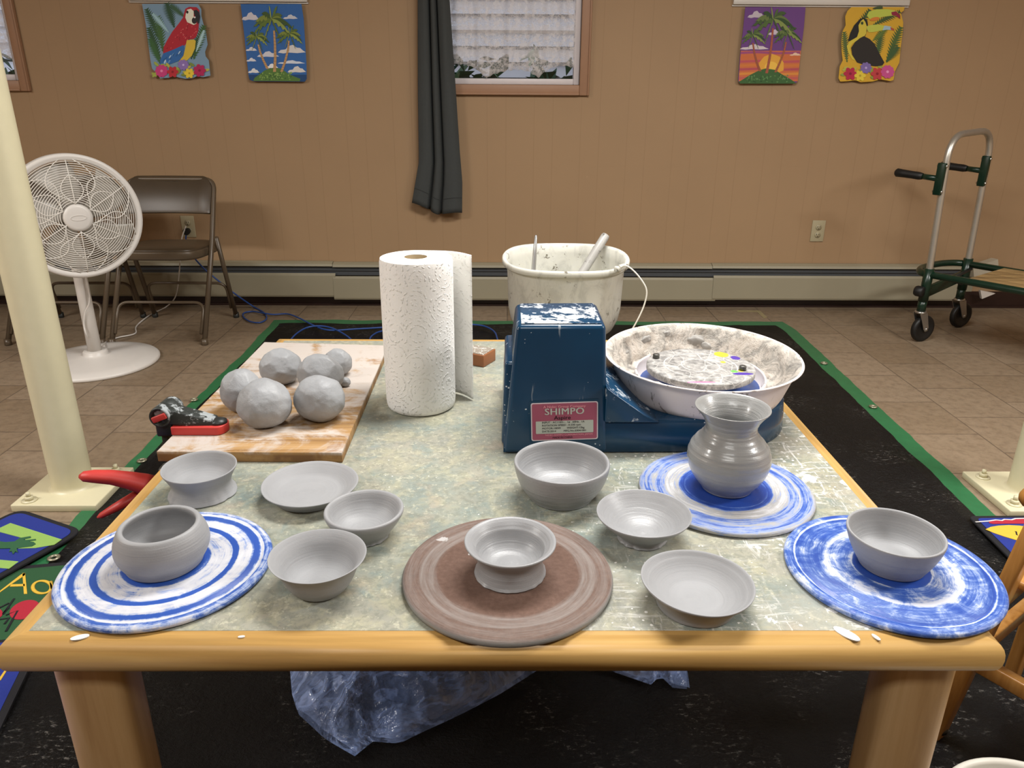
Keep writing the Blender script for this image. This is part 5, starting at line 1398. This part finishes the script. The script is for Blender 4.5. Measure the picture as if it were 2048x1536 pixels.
a.poly([(688, 115), (720, 105), (748, 130), (760, 180), (750, 245), (735, 262), (722, 215), (700, 170)], '27272a'); a.ell(698, 222, 28, 36, '2d2a2c'); a.ell(702, 188, 10, 9, 'e8e4da')
for k in range(26):
    r = random.Random(k + 300); a.ell(250 + 600 * r.random(), 690 + 120 * r.random(), 34, 15, r.choice(('8f9b45', '6f7f3a', 'a3a04a')), r.uniform(-1, 1), 10, k % 6 == 0)
for x, y, r, c, c2, n in ((345, 765, 66, 'b53a72', 'd47aa0', 10), (465, 775, 60, 'a82a34', '7d1b24', 6), (580, 700, 56, '7f68a4', 'b5a3cf', 9), (645, 790, 54, 'd0b637', 'a88f2a', 6), (755, 760, 66, '9f2450', '7a1738', 7)): a.flower(x, y, r, c, c2, n)
a.done('parrot_poster', 'cut out poster of a red macaw parrot among ferns, left wall')
# blue palm island
a = Art(.18555, .18555, 260, 0)
a.back([(1193, 44), (1848, 44), (1872, 200), (1890, 480), (1903, 700), (1905, 850), (1885, 880), (1330, 876), (1290, 860), (1280, 820), (1255, 600), (1235, 400), (1210, 180)], '2f5a94', '28406a')
for q in ((1300, 190, 95, 60, 'b9b6bc'), (1730, 190, 80, 34, 'b2b3ba'), (1745, 545, 150, 62, 'c0bcba'), (1310, 535, 62, 30, 'bdbcc0'), (1490, 595, 120, 44, 'b9b9c2'), (1310, 650, 55, 28, 'c2c2c8'), (1740, 675, 150, 26, 'bcc2cc'), (1335, 770, 62, 36, 'c8c8c8'), (1800, 760, 100, 48, 'c2beba'), (1530, 720, 70, 36, 'd0d0d0')): a.cloud(*q)
a.poly([(1283, 805), (1904, 805), (1904, 850), (1885, 878), (1330, 874), (1290, 858)], '1f3f68')
a.poly([(1330, 872), (1345, 838), (1400, 800), (1450, 760), (1500, 740), (1560, 728), (1640, 742), (1700, 790), (1760, 820), (1840, 850), (1830, 876)], '4c6b34')
for k in range(60):
    r = random.Random(k + 5); x = 1390 + 360 * r.random(); a.ell(x, 780 + 80 * r.random(), 11, 6, r.choice(('6c8a45', '35532c', '7a9650')), r.random() * 3, 7, k == 0)
G = ['4e5f2c', '6f7a36', '3b4f2a', '7d8a45', '55682f']
a.trunk([(1385, 480), (1405, 560), (1440, 650), (1485, 742)], 9, 14, 'a8845a'); a.trunk([(1555, 330), (1565, 480), (1568, 620), (1560, 775)], 10, 16, 'a8845a'); a.trunk([(1715, 440), (1705, 540), (1672, 670), (1635, 775)], 9, 14, 'a8845a')
a.palm(1370, 400, .95, G, 1); a.palm(1725, 370, 1.0, G, 2); a.palm(1530, 210, 1.55, G, 3)
a.done('palm_poster', 'poster of three palms on an island under blue sky, left wall')
# sunset palms
a = Art(.19531, .19531, 1440, 0)
a.back([(258, 72), (875, 72), (858, 280), (830, 500), (808, 700), (795, 830), (770, 855), (200, 855), (185, 830), (205, 560), (235, 300)], '5d3a72', '4b3a40')
a.poly([(213, 520), (828, 520), (795, 832), (190, 832)], 'b0603c')
for y, c in ((530, '8a4468'), (575, 'b06038'), (620, 'a34a52'), (660, 'b56a34'), (700, '9c4550'), (745, 'bc7a38'), (790, 'a8524c')):
    a.poly([(212 - (y - 520) * .07, y), (400, y - 8), (600, y + 5), (822 - (y - 520) * .08, y - 4), (818 - (y - 520) * .08, y + 22), (560, y + 26), (380, y + 16), (210 - (y - 520) * .07, y + 24)], c, y == 530)
a.poly([(390, 720), (400, 640), (450, 580), (530, 550), (610, 580), (650, 640), (650, 720), (560, 760), (460, 760)], 'c49038'); a.ell(525, 690, 70, 60, 'd0a645')
for q in ((370, 160, 90, 50, 'a89ea8'), (350, 490, 150, 38, 'b8aeb2'), (560, 340, 70, 40, 'b2a8b4'), (770, 560, 60, 22, 'c8a890')): a.cloud(*q)
a.poly([(190, 838), (230, 815), (300, 770), (400, 720), (470, 700), (560, 715), (640, 765), (720, 810), (775, 850), (765, 856), (205, 856)], '35562f')
for k in range(60):
    r = random.Random(k + 45); x = 260 + 440 * r.random(); a.ell(x, 770 + 75 * r.random(), 11, 6, r.choice(('4b7040', '274425', '557a4a')), r.random() * 3, 7, k == 0)
G2 = ['3c4f2c', '59683a', '2f4428', '727f45', '475a30']
a.trunk([(335, 440), (350, 540), (375, 640), (410, 730)], 8, 13, '8a4a38'); a.trunk([(540, 290), (525, 460), (505, 600), (475, 750)], 9, 14, '8f4c3a'); a.trunk([(675, 430), (650, 540), (610, 640), (565, 740)], 8, 12, '8f5038')
a.palm(335, 360, .9, G2, 4); a.palm(690, 340, 1.0, G2, 5); a.palm(545, 200, 1.5, G2, 6)
a.done('sunset_poster', 'poster of three palms against a purple and orange sunset, right wall')
# toucan
a = Art(.19531, .19531, 1440, 0)
a.back([(1345, 72), (1890, 72), (1880, 110), (1850, 130), (1875, 230), (1868, 340), (1850, 480), (1835, 640), (1790, 730), (1775, 820), (1740, 830), (1640, 812), (1560, 835), (1440, 842), (1380, 822), (1300, 832), (1230, 835), (1212, 800), (1225, 680), (1255, 620), (1245, 540), (1240, 430), (1250, 330), (1285, 260), (1280, 170), (1305, 110)], 'b8912c', '4f4f2c')
for f in ((1300, 640, 1270, 330, 50, '4a5a30'), (1330, 420, 1530, 100, 46, '3c4f2c'), (1600, 620, 1650, 330, 60, '3d5530'), (1700, 640, 1850, 280, 60, '44592e'), (1560, 260, 1840, 120, 46, '3a4e2c'), (1560, 420, 1700, 300, 40, '55682f'), (1700, 640, 1820, 480, 60, '3a5230'), (1500, 620, 1420, 520, 40, '4a5a30'), (1560, 90, 1660, 75, 30, '3a4a2c')): a.fern(*f)
a.poly([(1308, 420), (1330, 340), (1370, 260), (1430, 195), (1470, 180), (1505, 210), (1512, 250), (1500, 330), (1480, 380), (1430, 400), (1360, 420)], '1f1f1e')
a.poly([(1440, 215), (1465, 195), (1485, 225), (1500, 270), (1495, 340), (1470, 380), (1420, 400), (1350, 450), (1325, 500), (1345, 560), (1385, 620), (1350, 610), (1310, 540), (1295, 470), (1330, 420), (1400, 380), (1420, 320), (1415, 260)], 'b9a83c')
a.poly([(1340, 490), (1380, 430), (1430, 390), (1470, 370), (1530, 400), (1580, 450), (1625, 540), (1680, 640), (1660, 670), (1590, 680), (1480, 665), (1400, 640), (1350, 560)], '272422')
a.ell(1452, 238, 15, 18, '5a6a34'); a.ell(1452, 238, 8, 10, '1c1a18')
a.poly([(1500, 270), (1530, 258), (1620, 250), (1700, 270), (1770, 290), (1780, 312), (1720, 300), (1640, 315), (1560, 330), (1520, 330), (1500, 300)], 'a8ae48'); a.poly([(1680, 262), (1745, 272), (1775, 310), (1700, 305), (1660, 312)], '8fa8b4'); a.poly([(1740, 278), (1778, 295), (1782, 315), (1745, 305)], '9c4a34')
a.poly([(1500, 160), (1520, 120), (1600, 95), (1720, 95), (1810, 115), (1845, 180), (1770, 160), (1650, 175), (1560, 215), (1530, 200)], 'a5b048'); a.poly([(1750, 125), (1800, 115), (1842, 160), (1842, 195), (1800, 165), (1755, 155)], '7c2438'); a.ell(1580, 195, 50, 18, 'b8702f', -.2)
for k in range(26):
    r = random.Random(k + 700); a.ell(1250 + 500 * r.random(), 690 + 120 * r.random(), 30, 14, r.choice(('8f9b45', '7d8a3c', 'a39f48')), r.uniform(-1, 1), 10, k % 6 == 0)
for x, y, r, c, c2, n in ((1330, 755, 66, 'a02540', '7a1830', 6), (1430, 775, 56, 'c6b13a', 'a08c2a', 6), (1490, 695, 56, '6f5f96', 'a897c4', 9), (1605, 755, 64, 'a8383c', '7d1b24', 6), (1710, 735, 66, 'b0487e', 'd08ab0', 10)): a.flower(x, y, r, c, c2, n)
a.done('toucan_poster', 'cut out poster of a black toucan on yellow background, right wall')

# repeats that stand together share a group
GROUPS = {'throwing_bat': 'bats on the table', 'hardboard_bat': 'bats on the table', 'clay_ball': 'clay lumps on the wooden board', 'folding_chair': 'tan folding chairs by the wall',
          'display_rail': 'poster rails on the wall', 'lace_curtain': 'lace curtains in the windows', 'wall_outlet': 'almond wall outlets', 'support_pole': 'cream steel poles',
          'shrub': 'shrubs outside the windows', 'tool_handle': 'tool handles behind the towel roll'}
for ob in list(COL.objects):
    if ob.parent or 'label' not in ob: continue
    key = ob.name.split('.')[0]
    if key in GROUPS: ob['group'] = GROUPS[key]
    elif ob['category'] == 'pottery': ob['group'] = 'thrown grey clay pots on the table'
    elif ob['category'] == 'poster': ob['group'] = 'tropical posters on the wall'
